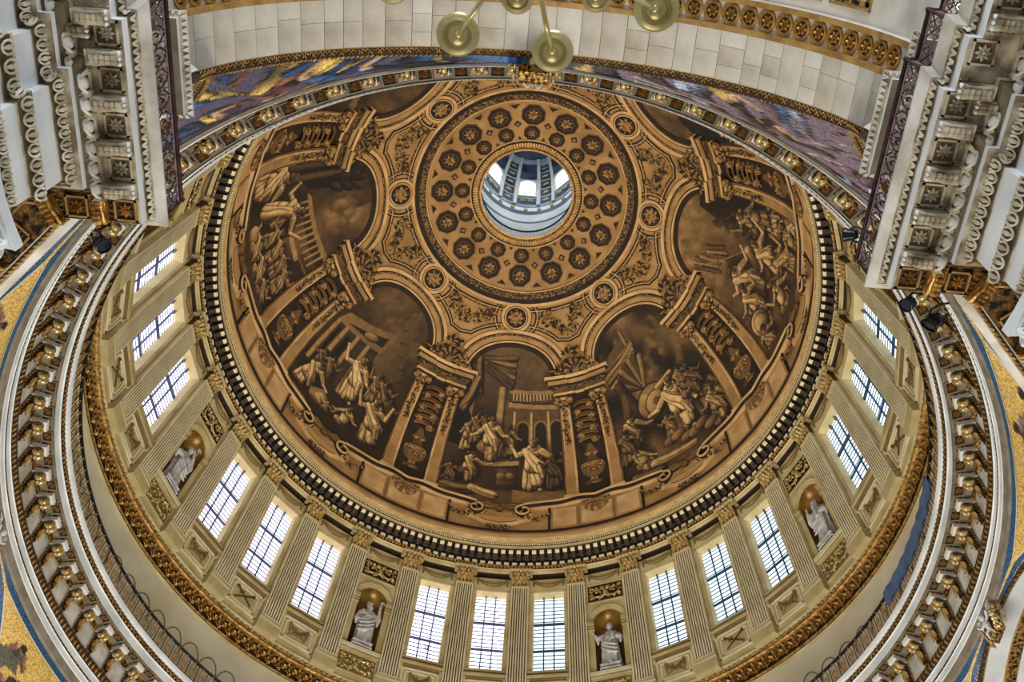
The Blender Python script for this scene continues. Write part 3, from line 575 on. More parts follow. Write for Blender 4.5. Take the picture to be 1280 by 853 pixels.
def scene_panel(th0):
    nv, nu = (230, 150) if th0 in (90, 45, 135, 0, 180) else (100, 60)
    el = np.linspace(3.2, 50.4, nv); hw = np.where(el < 38.8, 15.4, np.sqrt(np.clip(11.75**2-(el-38.8)**2, .0004, None))/np.cos(np.radians(el)))
    u = np.linspace(-1, 1, nu); TH = hw[:, None]*u[None, :]; EL = np.repeat(el[:, None], nu, 1)
    B = Brush(-TH.ravel(), EL.ravel(), th0+1000); paint_scene(th0, B); B.V = (B.V-.36)*1.35+.37
    e = np.radians(EL.ravel()); t = np.radians(th0+TH.ravel()); r_ = 15.5-.05
    co = np.stack([r_*np.cos(e)*np.cos(t), r_*np.cos(e)*np.sin(t), 49.9+r_*np.sin(e)], 1)
    i = np.arange(nv-1)[:, None]*nu+np.arange(nu-1)[None, :]; F = np.stack([i, i+1, i+nu+1, i+nu], 2).reshape(-1, 4)
    me = bpy.data.meshes.new('painted_scene'); me.from_pydata(co.tolist(), [], F.tolist()); me.materials.append(paint_m)
    at = me.attributes.new('paint', 'FLOAT_COLOR', 'POINT'); c = np.concatenate([ramp(B.V), np.ones((len(B.V), 1))], 1); at.data.foreach_set('color', c.ravel().astype(np.float32))
    me.polygons.foreach_set('use_smooth', [True]*len(F)); me.update()
    return me
LAB = {90: 'painted scene of a ruler on a throne hearing a standing orator', 45: 'painted scene with a canopy, smoke and a standing apostle', 0: 'painted scene of riders and a banner under clouds',
       135: 'painted scene of men by a pedimented building and a leaning obelisk', 180: 'painted scene of two robed men by a balustraded terrace', -45: 'painted scene partly cut off by the gallery on the right', -135: 'painted scene partly cut off by the gallery on the left', -90: 'painted scene nearest the eye of the gallery arch'}
for th0 in (90, 45, 0, -45, 135, 180, -135, -90): link('painted_scene', scene_panel(th0), dome, label=LAB[th0])

# ================================================================ UPPER ENTABLATURE, DRUM WALL, PILASTERS, WINDOWS, NICHES
rc = lambda z: 17-.08*(z-36.26)
mb = MB()
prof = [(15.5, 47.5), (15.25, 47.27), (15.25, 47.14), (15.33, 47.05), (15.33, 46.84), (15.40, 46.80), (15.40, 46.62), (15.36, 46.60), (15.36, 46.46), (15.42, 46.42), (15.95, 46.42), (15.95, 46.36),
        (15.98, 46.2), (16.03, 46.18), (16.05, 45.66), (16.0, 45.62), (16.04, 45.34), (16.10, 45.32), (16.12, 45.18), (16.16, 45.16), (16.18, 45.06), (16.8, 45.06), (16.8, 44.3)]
mm = [0, 0, 1, 0, 2, 3, 0, 0, 2, 3, 3, 4, 3, 3, 0, 4, 0, 0, 0, 0, 5, 5]  # last umber segments put the shade under the architrave into the colour
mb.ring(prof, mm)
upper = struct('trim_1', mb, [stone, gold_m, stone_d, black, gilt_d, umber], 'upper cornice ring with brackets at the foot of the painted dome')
mb = MB()
for k in range(720):      # bead row on the cornice
    a = R(k*.5); mb.T = rz(a); mb.add([(15.36, -.035, 46.68), (15.36, .035, 46.68), (15.36, .035, 46.78), (15.36, -.035, 46.78), (15.29, 0, 46.73)], [(0, 1, 4), (1, 2, 4), (2, 3, 4), (3, 0, 4)])
mb.T = None; mb.build('bead_row', [stone_l], upper, kind='stuff')
mb = MB()
for k in range(480):      # leaf row over the architrave
    mb.T = rz(R(k*.75)); mb.leaf([(15.99, 0, 45.36), (15.95, 0, 45.47), (15.93, 0, 45.60)], [.04, .085, .03], (-1, 0, 0), 0, lob=False)
    if k % 2: mb.leaf([(15.95, 0, 46.2), (15.9, 0, 46.3), (15.92, 0, 46.4)], [.04, .09, .03], (-1, 0, 0), 1, lob=False)
mb.T = None; mb.build('leaf_row', [gold_m, gilt_d], upper, kind='stuff')
def bracket():
    mb = MB(); p = [(15.95, 46.42), (15.50, 46.42), (15.46, 46.32), (15.50, 46.22), (15.62, 46.20), (15.72, 46.12), (15.86, 46.04), (15.95, 45.98)]
    n = len(p); v = [(r_, s_, z) for s_ in (-.12, .12) for r_, z in p]
    mb.add(v, [list(range(n)), list(range(n, 2*n))[::-1]]+[(i, (i+1) % n, n+(i+1) % n, n+i) for i in range(n)], [0, 0]+[1 if 1 <= i < 4 else 0 for i in range(n)]); return mb  # front faces pale, rest umber: lit tips and shaded bodies coloured in
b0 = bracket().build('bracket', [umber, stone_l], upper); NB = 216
for k in range(1, NB): inst(b0, upper, rot=R(k*360/NB))
b1 = MB(); b1.box(15.96, 16.1, -.14, .14, 45.64, 45.84); b1 = b1.build('frieze_tooth', [stone_l], upper)
for k in range(1, 216): inst(b1, upper, rot=R((k+.5)*360/216))

# drum bay panels: u across, w towards the inside, z up
CB = cos(R(5.625))
def BT(u, w_, z): return (rc(z)*CB-w_, u, z)
def bay_prism(mb, pts, w0, w1, mi=0): mb.prism(pts, lambda a, b, h: BT(a, h, b), w0, w1, mi)
def rect(u0, u1, z0, z1): return [(u0, z0), (u1, z0), (u1, z1), (u0, z1)]
def bay_box(mb, u0, u1, z0, z1, w0, w1, mi=0):
    mb.add([BT(u0, w0, z0), BT(u1, w0, z0), BT(u1, w0, z1), BT(u0, w0, z1), BT(u0, w1, z0), BT(u1, w1, z0), BT(u1, w1, z1), BT(u0, w1, z1)],
           [(4, 5, 6, 7), (0, 1, 5, 4), (1, 2, 6, 5), (2, 3, 7, 6), (3, 0, 4, 7)], mi)
def frame(mb, u0, u1, z0, z1, wd, w0, w1, mi):
    bay_box(mb, u0, u1, z0, z0+wd, w0, w1, mi); bay_box(mb, u0, u1, z1-wd, z1, w0, w1, mi); bay_box(mb, u0, u0+wd, z0, z1, w0, w1, mi); bay_box(mb, u1-wd, u1, z0, z1, w0, w1, mi)
UH = 1.70
drum = link('wall_drum', None, kind='structure', label='leaning round wall of pilasters, windows and statue niches under the dome')
def swag(mb, w_, z0, sag, wd, mi, n=17, rad=.1):
    for i in range(n):
        u = -1+2*i/(n-1); r_ = rad*(.65+.5*(1-u*u)); mb.blob(BT(u*w_, wd+.02, z0-sag*(1-u*u)), (r_*.8, r_, r_*1.05), 6, mi)
        if i % 2: mb.blob(BT(u*w_+.03, wd+.06, z0-sag*(1-u*u)-.06), r_*.7, 4, mi)
    for s_ in (-1, 1):
        for j in range(4): mb.blob(BT(s_*(w_+.06), wd, z0+.08-.13*j), .10-.012*j, 6, mi)
def scrollwork(mb, u0, u1, z0, z1, wd, mi, rad=.045):
    """symmetrical leaf scrolls filling a panel"""
    cu, cz, W_, H_ = (u0+u1)/2, (z0+z1)/2, (u1-u0)/2, (z1-z0)/2
    for s_ in (-1, 1):
        c0 = (cu+s_*W_*.52, cz); R0 = min(W_*.42, H_*.75)
        pts = [BT(c0[0]-s_*R0*(1-t/9)*cos(t), wd+.03+.01*t, c0[1]-R0*(1-t/9)*sin(t)) for t in np.linspace(0, 7.5, 22)]
        mb.tube(pts, [rad*(1.3-.04*i) for i in range(22)], 5, mi)
        for t in np.linspace(.3, 6.2, 9):
            rr = R0*(1-t/9); b_ = (c0[0]-s_*rr*cos(t), c0[1]-rr*sin(t)); o_ = (-s_*cos(t), -sin(t)); k = .22*(1-t/16)
            mb.leaf([BT(b_[0], wd+.03, b_[1]), BT(b_[0]+o_[0]*k*.6-o_[1]*k*.3, wd+.12, b_[1]+o_[1]*k*.6+o_[0]*k*.3), BT(b_[0]+o_[0]*k-o_[1]*k*.7, wd+.05, b_[1]+o_[1]*k+o_[0]*k*.7)], [.03, .085, .02], (-1, 0, 0), mi, lob=False)
        mb.blob(BT(c0[0], wd+.08, c0[1]), .09, 6, mi)
        for q in (-1, 1):
            mb.leaf([BT(cu+s_*(.05+.1*j)*W_, wd+.05+.03*(j == 1), cz+q*(.15+.32*j)*H_) for j in range(3)], [.04, .13, .03], (-1, 0, 0), mi, lob=False)
            mb.leaf([BT(cu+s_*W_*(.8+.05*j), wd+.06, cz+q*(.35+.25*j)*H_) for j in range(3)], [.04, .12, .03], (-1, 0, 0), mi, lob=False)
    mb.blob(BT(cu, wd+.08, cz), (.08, .12, .16), 6, mi)
# common head of every bay: garland panel under the shadowed soffit
def bay_head(o, lowest):
    mb = MB(); bay_box(mb, -1.02, 1.02, 43.86, 44.62, -.02, .03, 0); g = mb.build('garland_panel', [stone], o)
    m2 = MB(); swag(m2, .78, 44.42, .3, .07, 0, 17, .13); m2.build('garland', [stone_d], g)
def bay_wall(hole):
    """wall sheet with the opening outline hole (list of points) left free; returned with the jamb depth faces"""
    mb = MB(); outer = [(-UH, 35.4), (UH, 35.4), (UH, 44.68), (-UH, 44.68)]
    tri = tessellate_polygon([[Vector((a, b, 0)) for a, b in outer], [Vector((a, b, 0)) for a, b in hole]])
    pts = outer+hole; mb.add([BT(a, 0, b) for a, b in pts], [tuple(t) for t in tri], 0); return mb
# --- window bay
WU, WZ0, WZ1, WD = .86, 38.15, 43.62, .5
def make_window_bay():
    mb = bay_wall(rect(-WU, WU, WZ0, WZ1)[::-1])
    o = mb.build('window_bay', [stone], drum)
    mb = MB(); rows = [[BT(u, w_, z) for u, z in rect(-WU, WU, WZ0, WZ1)] for w_ in (0, -WD)]; mb.grid(rows, cu=True, sm=False, mi=0)
    mb.build('window_reveal', [reveal], o)
    mb = MB(); frame(mb, -WU-.16, WU+.16, WZ0-.1, WZ1+.14, .14, 0, .05, 0); mb.build('window_surround', [stone], o)
    mb = MB(); bay_box(mb, -1.08, 1.08, 37.98, 38.08, 0, .16, 0); bay_box(mb, -1.05, 1.05, 37.86, 37.98, 0, .10, 1); bay_box(mb, -1.16, 1.16, 37.62, 37.74, 0, .26, 0); bay_box(mb, -1.1, 1.1, 37.54, 37.62, 0, .16, 1)
    for s_ in (-1, 1): bay_box(mb, min(s_*1.1, s_*.95), max(s_*1.1, s_*.95), 37.30, 37.54, 0, .2, 0)
    mb.build('window_ledge', [stone, stone_d], o)
    mb = MB(); bay_box(mb, -1.05, 1.05, 35.95, 37.5, 0, .03, 0); frame(mb, -.98, .98, 36.02, 37.42, .09, .03, .09, 1); frame(mb, -.78, .78, 36.2, 37.24, .08, .03, .08, 1)
    p = mb.build('sunk_panel', [stone, stone_l], o); return o, p
wb, wp = make_window_bay()
def panel_orn(kind):
    m2 = MB()
    if kind: 
        for s_ in (-1, 1):
            m2.tube([BT(-.5*s_, .07, 36.4), BT(.5*s_, .07, 37.05)], .035, 5); m2.blob(BT(.5*s_, .07, 37.05), .09, 6); m2.tube([BT(.2*s_-.12, .07, 36.95), BT(.2*s_+.12, .07, 36.75)], .03, 5)
    else: swag(m2, .42, 36.95, .34, .07, 0, 11, .075)
    return m2.build('panel_ornament', [stone_d], None)
orn = [panel_orn(0), panel_orn(1)]
bay_head(wb, 0)
# --- niche bay
NR, NS, NB0 = .80, 41.0, 37.62
def niche_outline(r_, z0=NB0): return [(-r_, z0), (r_, z0)]+[(r_*cos(R(a)), NS+r_*sin(R(a))) for a in range(0, 181, 12)]
def make_niche_bay():
    mb = bay_wall(niche_outline(NR)[::-1]); o = mb.build('niche_bay', [stone], drum)
    mb = MB(); rows = []
    for z in list(np.linspace(NB0, NS, 4)): rows.append([BT(NR*cos(R(a)), -NR*.95*sin(R(a)), z) for a in range(0, 181, 12)])
    for f in range(15, 91, 15): rows.append([BT(NR*cos(R(f))*cos(R(a)), -NR*.95*cos(R(f))*sin(R(a)), NS+NR*sin(R(f))) for a in range(0, 181, 12)])
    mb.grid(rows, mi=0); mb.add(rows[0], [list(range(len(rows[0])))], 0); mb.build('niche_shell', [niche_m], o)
    mb = MB()
    for r0, r1, w_ in ((NR, NR+.09, .06), (NR+.09, NR+.2, .1), (NR+.2, NR+.26, .14)):
        rr = []
        for a in range(0, 181, 9): c, s_ = cos(R(a)), sin(R(a)); rr.append([BT(r0*c, -.02, NS+r0*s_), BT(r0*c, w_, NS+r0*s_), BT(r1*c, w_, NS+r1*s_), BT(r1*c, 0, NS+r1*s_)])
        mb.grid(rr, mi=0, sm=False)
    mb.build('niche_arch_moulding', [stone], o)
    for s_ in (-1, 1):
        mb = MB(); a, b = sorted((s_*(NR-.03), s_*(NR+.27)))
        for z0, z1, w_, d in ((40.45, 40.52, .12, 1), (40.62, 40.7, .12, 1), (40.8, 41.0, .2, 0)): bay_box(mb, a-.03, b+.03, z0, z1, 0, w_, 0)
        bay_box(mb, a, b, 37.75, 40.45, 0, .05, 0); mb.build('niche_jamb_pier', [stone], o)
    mb = MB(); bay_box(mb, -1.1, 1.1, 37.42, 37.62, 0, .2, 0); bay_box(mb, -1.05, 1.05, 37.36, 37.42, 0, .12, 1); bay_box(mb, -1.1, 1.1, 37.26, 37.36, 0, .16, 2); mb.build('niche_ledge', [stone_l, black, stone], o)
    for z0, z1, d in ((36.05, 37.2, 0), (42.45, 43.72, 1)):
        mb = MB(); bay_box(mb, -1.0, 1.0, z0, z1, 0, .02, 0); frame(mb, -1.06, 1.06, z0-.05, z1+.05, .07, 0, .07, 1)
        p = mb.build('scroll_panel', [umber if d else stone_d, stone], o); m2 = MB(); scrollwork(m2, -.95, .95, z0+.04, z1-.04, .02, 0); m2.build('gilded_scrolls', [gold_b], p)
    bay_head(o, 0); return o
nb = make_niche_bay()
NICHE = {67.5, 22.5, 112.5, 157.5, -22.5, -67.5, -112.5, -157.5}
visible = [a for a in [90+11.25*k for k in range(-12, 13)]]
first = {'w': True, 'n': True}
def copytree(src, parent, rot=None):
    c = src.copy(); COL.objects.link(c); c.parent = parent
    if rot is not None: c.rotation_euler = (0, 0, rot)
    for ch in src.children: copytree(ch, c)
    return c
wi = 0
cells = None
def make_window(n, ang, blue):
    """the glazing of one window: nine lights between thick bars, thin bars across"""
    global cells
    tag = blue
    if cells is None: cells = {}
    o = link('window_%d' % n, None, kind='structure', label='tall leaded window in the drum, %s' % LABW(n)); o.rotation_euler = (0, 0, R(ang))
    key = blue
    if key not in cells:
        L_ = []; zs = [38.15, 39.9, 41.75, 43.62]; us = [-.86, -.26, .30, .86]
        for i in range(3):
            for j in range(3):
                mb = MB(); bay_box(mb, us[j]+.012, us[j+1]-.012, zs[i]+.01, zs[i+1]-.01, -.50, -.47, 0); L_.append(('glass_pane', mb, [glass_b if blue else glass], {}))
        mb = MB()
        for u in us[1:3]: bay_box(mb, u-.032, u+.032, 38.15, 43.62, -.47, -.40, 0)
        for z in zs[1:3]: bay_box(mb, -.86, .86, z-.045, z+.045, -.47, -.41, 0)
        L_.append(('window_bars', mb, [lead_b if blue else lead], {}))
        for u in us[1:3]:
            mb = MB(); bay_box(mb, u-.03, u+.03, 43.3, 43.64, -.47, -.3, 0); L_.append(('bar_end', mb, [lead_b if blue else lead], {}))
        mb = MB()
        for i in range(21): z = 38.15+5.47*(i+.5)/21; bay_box(mb, -.86, .86, z-.026, z+.026, -.47, -.45, 0)
        L_.append(('thin_bars', mb, [lead_b if blue else lead_t], {'kind': 'stuff'}))
        if not blue:
            mb = MB()
            L_.append
        cells[key] = [b_.build(nm, mt, o, **pr) for nm, b_, mt, pr in L_]
    else:
        for s_ in cells[key]: c = s_.copy(); COL.objects.link(c); c.parent = o
    return o
WORD = ['first', 'second', 'third']
def LABW(n): return WLAB[n]
WLAB = {}
bays = []
for a in visible:
    q = ((a+180) % 360)-180
    if min(abs(q-x) for x in NICHE) < .1: bays.append((a, 'n'))
    else: bays.append((a, 'w'))
# names of places for labels
REF = {90: 'straight under the enthroned ruler scene', 78.75: 'right of the middle one, next to the statue with an outstretched arm', 101.25: 'left of the middle one, next to the statue raising a crozier'}
pos = {}
for a, t in bays:
    if t != 'w': continue
    side = 'right' if a < 90 else 'left'; d = round(abs(a-90)/11.25)
    if a in REF: pos[a] = REF[a]
    else: pos[a] = 'number %d counting %s from the middle bottom bay' % (d, 'rightwards' if a < 90 else 'leftwards')
for a, t in bays:
    if t == 'w':
        if first['w']: wb.rotation_euler = (0, 0, R(a)); o = wb; first['w'] = False
        else: o = copytree(wb, drum, R(a))
        wi += 1; WLAB[wi] = pos[a]; make_window(wi, a, a < 84)
        d = round((90-a)/11.25) % 4; s_ = orn[1 if d == 0 else 0]
        pn = [c for c in o.children if c.name.startswith('sunk_panel')][0]; c = s_.copy(); COL.objects.link(c); c.parent = pn; c.name = 'panel_ornament'
    else:
        if first['n']: nb.rotation_euler = (0, 0, R(a)); first['n'] = False
        else: copytree(nb, drum, R(a))
for s_ in orn: bpy.data.objects.remove(s_)
# --- pilasters on the bay joints
def make_pilaster():
    T = lambda u, w_, z: (rc(z)-w_, u, z)
    mb = MB(); HW, PR = .53, .36; z0, z1 = 36.45, 43.8; nfl = 7; fw, rd = .068, 0
    us = []; pitch = 2*(HW-.05)/nfl
    prof = [(-HW, -.1), (-HW, PR)]
    for i in range(nfl):
        c = -HW+.05+pitch*(i+.5); prof += [(c-fw/2, PR), (c-fw/2+.01, PR-.07), (c+fw/2-.01, PR-.07), (c+fw/2, PR)]
    prof += [(HW, PR), (HW, -.1)]
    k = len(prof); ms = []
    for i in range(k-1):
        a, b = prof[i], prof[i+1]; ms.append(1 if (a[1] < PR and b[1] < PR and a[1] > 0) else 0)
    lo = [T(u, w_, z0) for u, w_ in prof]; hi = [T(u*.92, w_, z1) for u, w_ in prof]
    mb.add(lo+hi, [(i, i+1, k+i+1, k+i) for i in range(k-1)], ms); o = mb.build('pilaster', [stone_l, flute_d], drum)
    mb = MB()
    def bx(u, za, zb, w_, mi): mb.add([T(s_*u, ww, z) for s_ in (-1, 1) for ww in (-.05, w_) for z in (za, zb)], [(0, 1, 3, 2), (4, 6, 7, 5), (0, 4, 5, 1), (2, 3, 7, 6), (0, 2, 6, 4), (1, 5, 7, 3)], mi)
    bx(.64, 35.5, 36.05, .46, 0); bx(.62, 36.05, 36.2, .44, 1); bx(.58, 36.2, 36.34, .42, 0); bx(.55, 36.34, 36.46, .39, 1); mb.build('pilaster_base', [stone, stone_l], o)
    mb = MB(); bx(.50, 43.8, 43.9, .38, 1); bx(.46, 43.9, 44.9, .30, 0); bx(.66, 44.95, 45.08, .55, 1)
    for row, (n, za, h, wd) in enumerate(((5, 43.9, .5, .11), (4, 44.15, .55, .11))):
        for i in range(n):
            u = (-.42+.84*i/(n-1)) if row == 0 else (-.36+.72*i/(n-1))
            mb.leaf([T(u, .34+.02*j*j+(.03 if j == 3 else 0), za+h*[0, .45, .8, 1, .92][j]) for j in range(5)], [wd*.6, wd, wd, wd*.8, wd*.3], (-1, 0, -.2), 2, th=.5)
    for s_ in (-1, 1):
        c = (s_*.52, 44.78); pts = [T(c[0]+s_*.16*(1-t/8)*cos(t+2.2), .46, c[1]+.16*(1-t/8)*sin(t+2.2)) for t in np.linspace(0, 6.5, 13)]; mb.tube(pts, .045, 5, 2); mb.blob(T(c[0], .46, c[1]), .06, 6, 2)
        mb.tube([T(s_*.1, .4, 44.5), T(s_*.25, .46, 44.75), T(s_*.42, .48, 44.92)], [.03, .05, .05], 5, 2)
    mb.blob(T(0, .5, 44.95), (.12, .12, .1), 6, 2); 
    for i in range(5): mb.blob(T(-.3+.15*i, .5, 44.86), (.05, .06, .05), 5, 2)
    mb.build('pilaster_capital', [ochre_d, stone, gold_b], o); return o
pil = make_pilaster(); angs = [90-5.625+11.25*k for k in range(-12, 14)]
pil.rotation_euler = (0, 0, R(angs[0]))
for a in angs[1:]: copytree(pil, drum, R(a))
for u_, z_, a_ in ((-.14, 39.45, 101.25),):
    mb = MB(); frame(mb, u_-.09, u_+.09, z_-.14, z_+.14, .04, -.46, -.42, 0); o = mb.build('window_hatch', [lead], [x for x in bpy.data.objects if x.name.startswith('window_') and x.get('kind') == 'structure' and abs(x.rotation_euler[2]-R(a_)) < .01][0])
# small metal hatch in one window and opening frame in another are seen against the light
# --- gilded base ring and gallery wall
mb = MB()
prof = [(16.9, 35.62), (16.92, 35.56), (17.0, 35.5), (17.0, 35.28), (16.9, 35.26), (16.88, 35.14), (16.96, 35.1), (17.10, 35.06), (17.12, 34.30), (17.05, 34.27), (17.02, 34.20), (17.07, 34.14), (17.10, 34.12), (17.2, 34.04), (17.25, 29.3)]
mb.ring(prof, [0, 0, 3, 0, 2, 2, 2, 1, 3, 2, 2, 1, 0, 4])
base = struct('trim_2', mb, [stone, umber, gold, gilt_d, wallm], 'gilded scroll frieze ring under the windows with plain gallery wall below')
mb = MB()
for k in range(360):
    mb.T = rz(R(k)); mb.leaf([(16.96, -.02, 35.26), (16.93, .05, 35.38), (16.94, .1, 35.5)], [.05, .07, .03], (-1, 0, 0), 0, lob=False); mb.leaf([(16.96, .1, 35.5), (16.93, .15, 35.38), (16.94, .2, 35.28)], [.03, .06, .03], (-1, 0, 0), 0, lob=False)
mb.T = None; mb.build('leaf_edge', [gold_b], base, kind='stuff')
mb = MB()      # one scroll of the running frieze, two degrees long
TT = lambda u, w_, z: (17.11-w_, u, z)
for s_, c0 in ((1, -.3), (-1, .3)):
    pts = [TT(c0+.23*(1-t/8)*cos(t)*s_, .05+.015*t, 34.66+.30*(1-t/8)*sin(t)*s_) for t in np.linspace(-.6, 6, 16)]; mb.tube(pts, [.034]*8+[.026]*8, 5)
    for t in np.linspace(0, 5, 6):
        rr = 1-t/9; bu, bz = c0+.23*rr*cos(t)*s_, 34.66+.3*rr*sin(t)*s_
        mb.leaf([TT(bu, .05, bz), TT(bu+.1*cos(t+.8)*s_, .16, bz+.13*sin(t+.8)*s_), TT(bu+.17*cos(t+1.2)*s_, .07, bz+.2*sin(t+1.2)*s_)], [.03, .06, .02], (-1, 0, 0), 0, lob=False)
    mb.blob(TT(c0, .12, 34.66), (.06, .07, .07), 6)
fs = mb.build('frieze_scroll', [gold], base)
for k in range(1, 180): 
    a = (k*2+180) % 360-180
    if -60 < a < 240 or a < -120 or True: inst(fs, base, rot=R(k*2))
# arched wire hoops on the gallery wall
mb = MB(); mb.tube([(17.18, .54*cos(R(a)), 31.75+1.0*sin(R(a))) for a in range(0, 181, 12)], .022, 5)
hp = mb.build('arched_hoop', [mat('hoop_grey', '6b685c', None, rough=.6)], base); hp.rotation_euler = (0, 0, R(151.66+1.8))
for k in range(1, 100): inst(hp, base, rot=R(151.66+1.8+3.6*k))

# ================================================================ WHISPERING GALLERY CORNICE, RAILING
mb = MB()
prof = [(16.66, 26.05), (16.56, 26.16), (16.50, 26.42), (16.48, 26.46), (16.48, 26.66), (16.45, 26.68), (16.45, 26.76), (16.48, 26.78), (16.48, 27.05), (16.44, 27.07), (16.40, 27.20), (16.38, 27.40), (16.48, 27.44),
        (16.50, 28.36), (16.44, 28.40), (16.40, 28.66), (15.72, 28.66), (15.71, 28.61), (15.69, 28.61), (15.69, 28.97), (15.64, 28.99), (15.60, 29.22), (15.58, 29.24), (15.53, 29.30), (15.50, 29.42), (15.50, 29.46), (17.25, 29.46)]
mm = [2, 2, 0, 0, 0, 5, 0, 0, 0, 5, 5, 0, 1, 2, 3, 2, 2, 2, 4, 0, 5, 4, 4, 4, 4, 2]  # grey soffit segments carry the dimness of the underside in their colour
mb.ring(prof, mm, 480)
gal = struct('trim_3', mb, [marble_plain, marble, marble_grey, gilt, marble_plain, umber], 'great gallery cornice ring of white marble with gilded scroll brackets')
mb = MB()      # zigzag leaf moulding on the lip
for k in range(480):
    mb.T = rz(R(k*.75)); h = .103
    mb.leaf([(15.62, -h, 29.0), (15.58, -h*.5, 29.1), (15.575, 0, 29.21)], [.022, .026, .022], (-1, 0, -.3), 0, lob=False); mb.leaf([(15.575, 0, 29.21), (15.58, h*.5, 29.1), (15.62, h, 29.0)], [.022, .026, .022], (-1, 0, -.3), 0, lob=False)
mb.T = None; mb.build('zigzag_leaf_moulding', [gold], gal, kind='stuff')
mb = MB()
for k in range(480):
    mb.T = rz(R(k*.75)); mb.leaf([(16.43, 0, 27.10), (16.37, .04, 27.22), (16.37, -.02, 27.36)], [.02, .055, .015], (-1, 0, -.3), 0, lob=False)
    mb.blob((16.44, .1, 26.72), .035, 4, 0)
mb.T = None; mb.build('lower_leaf_moulding', [gold], gal, kind='stuff')
# one scroll bracket with its block, scroll and acanthus leaf
mb = MB(); mb.box(15.88, 16.5, -.20, .20, 28.40, 28.60, 0); mb.box(15.84, 16.5, -.24, .24, 28.58, 28.66, 1)
mb.box(15.80, 16.5, -.27, .27, 28.63, 28.665, 2)
br = mb.build('scroll_bracket', [marble_plain, gilt, marble_grey], gal)  # grey plate: underside dimness painted in, like the soffit
mb = MB()
for y0, y1 in ((-.18, -.015), (.015, .18)):
    mb.lathe([(.02, y0), (.17, y0), (.195, (y0+y1)/2), (.17, y1), (.02, y1)], 16, (16.10, 0, 28.24), 0, 'y')
mb.lathe([(.15, -.02), (.15, .02)], 14, (16.10, 0, 28.24), 1, 'y')
for s_ in (-1, 1):
    mb.tube([(16.1+.14*(1-t/8)*cos(t), s_*.185, 28.24+.14*(1-t/8)*sin(t)) for t in np.linspace(0, 8, 16)], .016, 4, 1)
mb.build('scroll', [gold_b, gilt_d], br)
mb = MB(); pp = [(16.12, 28.40), (16.5, 28.40), (16.48, 28.1), (16.47, 27.8), (16.48, 27.46), (16.40, 27.48), (16.36, 27.75), (16.33, 28.0), (16.22, 28.10)]
n = len(pp); mb.add([(r_, s_, z) for s_ in (-.12, .12) for r_, z in pp], [list(range(n)), list(range(n, 2*n))[::-1]]+[(i, (i+1) % n, n+(i+1) % n, n+i) for i in range(n)], 0)
for s_ in (-1, 1):
    for k in range(5): mb.leaf([(16.34+.02*k, s_*.12, 28.3-.16*k), (16.40, s_*.16, 28.26-.16*k), (16.46, s_*.12, 28.2-.16*k)], [.02, .05, .02], (0, s_, 0), 1, lob=False)
mb.build('bracket_body', [gilt_d, gold], br)
mb = MB()
mb.leaf([(16.20, 0, 28.06), (16.27, 0, 27.98), (16.30, 0, 27.82), (16.31, 0, 27.66), (16.27, 0, 27.54), (16.18, 0, 27.47), (16.12, 0, 27.50)], [.06, .10, .105, .10, .10, .08, .03], (-1, 0, -.4), 0, th=.5)
for s_ in (-1, 1): mb.leaf([(16.24, s_*.08, 28.0), (16.27, s_*.11, 27.86), (16.28, s_*.12, 27.7), (16.22, s_*.13, 27.58)], [.02, .035, .035, .015], (-1, 0, -.3), 1, th=.6, lob=False)
mb.blob((16.12, 0, 28.03), (.05, .04, .05), 6, 2); mb.build('acanthus_leaf', [gold, gold_b, marble_plain], br)  # white bead at the scroll joint is a painted-in highlight
for k in range(96): inst(br, gal, rot=R(3.75*(k+.5))) if k else None
br.rotation_euler = (0, 0, R(1.875))
mb = MB(); f_ = [(15.76, 16.14, -.22, .22), (15.79, 16.11, -.19, .19)]
mb.box(15.755, 16.14, -.23, -.19, 28.60, 28.66, 0); mb.box(15.755, 16.14, .19, .23, 28.60, 28.66, 0); mb.box(15.755, 15.79, -.19, .19, 28.60, 28.66, 0); mb.box(16.11, 16.14, -.19, .19, 28.60, 28.66, 0); mb.box(15.79, 16.11, -.19, .19, 28.65, 28.655, 1)
cf_ = mb.build('rosette_coffer', [marble_grey, umber], gal)
mb = MB(); rosette(mb, lambda a, b, h: (15.95+a, b, 28.65-h), .15, 8, .02); mb.build('rosette', [gold], cf_)
for k in range(1, 96): inst(cf_, gal, rot=R(3.75*k))
# railing of the gallery
rail = thing('gallery_railing', 'black and gilt iron railing standing round the gallery cornice', 'railing', (0, 0, 29.46))
mb = MB(); mb.ring([(15.54, .94), (15.50, .98), (15.54, 1.03), (15.62, 1.03), (15.64, .98), (15.62, .94), (15.54, .94)], [0]*6, 288); mb.build('top_rail', [iron_k], rail)
mb = MB(); mb.ring([(15.56, .06), (15.56, .10), (15.60, .10), (15.60, .06), (15.56, .06)], [0]*4, 288); mb.build('bottom_rail', [iron_k], rail)
mb = MB(); st = PI/180*1.875; W_ = 15.58*st
mb.tube([(15.58, -W_/2, .05), (15.58, -W_/2, .98)], .022, 4, 0)
for s_ in (-1, 1): mb.tube([(15.56, s_*(.02+.13*sin(t)), .10+.80*t/PI) for t in np.linspace(0, PI, 7)], .022, 4, 1)
mb.tube([(15.56, .09*cos(t), .5+.14*sin(t)) for t in np.linspace(0, 2*PI, 9)], .02, 4, 1); mb.blob((15.54, 0, .5), .05, 5, 1); mb.blob((15.54, 0, .9), .04, 5, 1)
mb.leaf([(15.55, -.1, .12), (15.52, 0, .22), (15.55, .1, .12)], [.02, .05, .02], (-1, 0, 0), 1, lob=False)
rp = mb.build('railing_panel', [iron_k, gold_m], rail)
for k in range(1, 192): inst(rp, rail, rot=R(1.875*k))
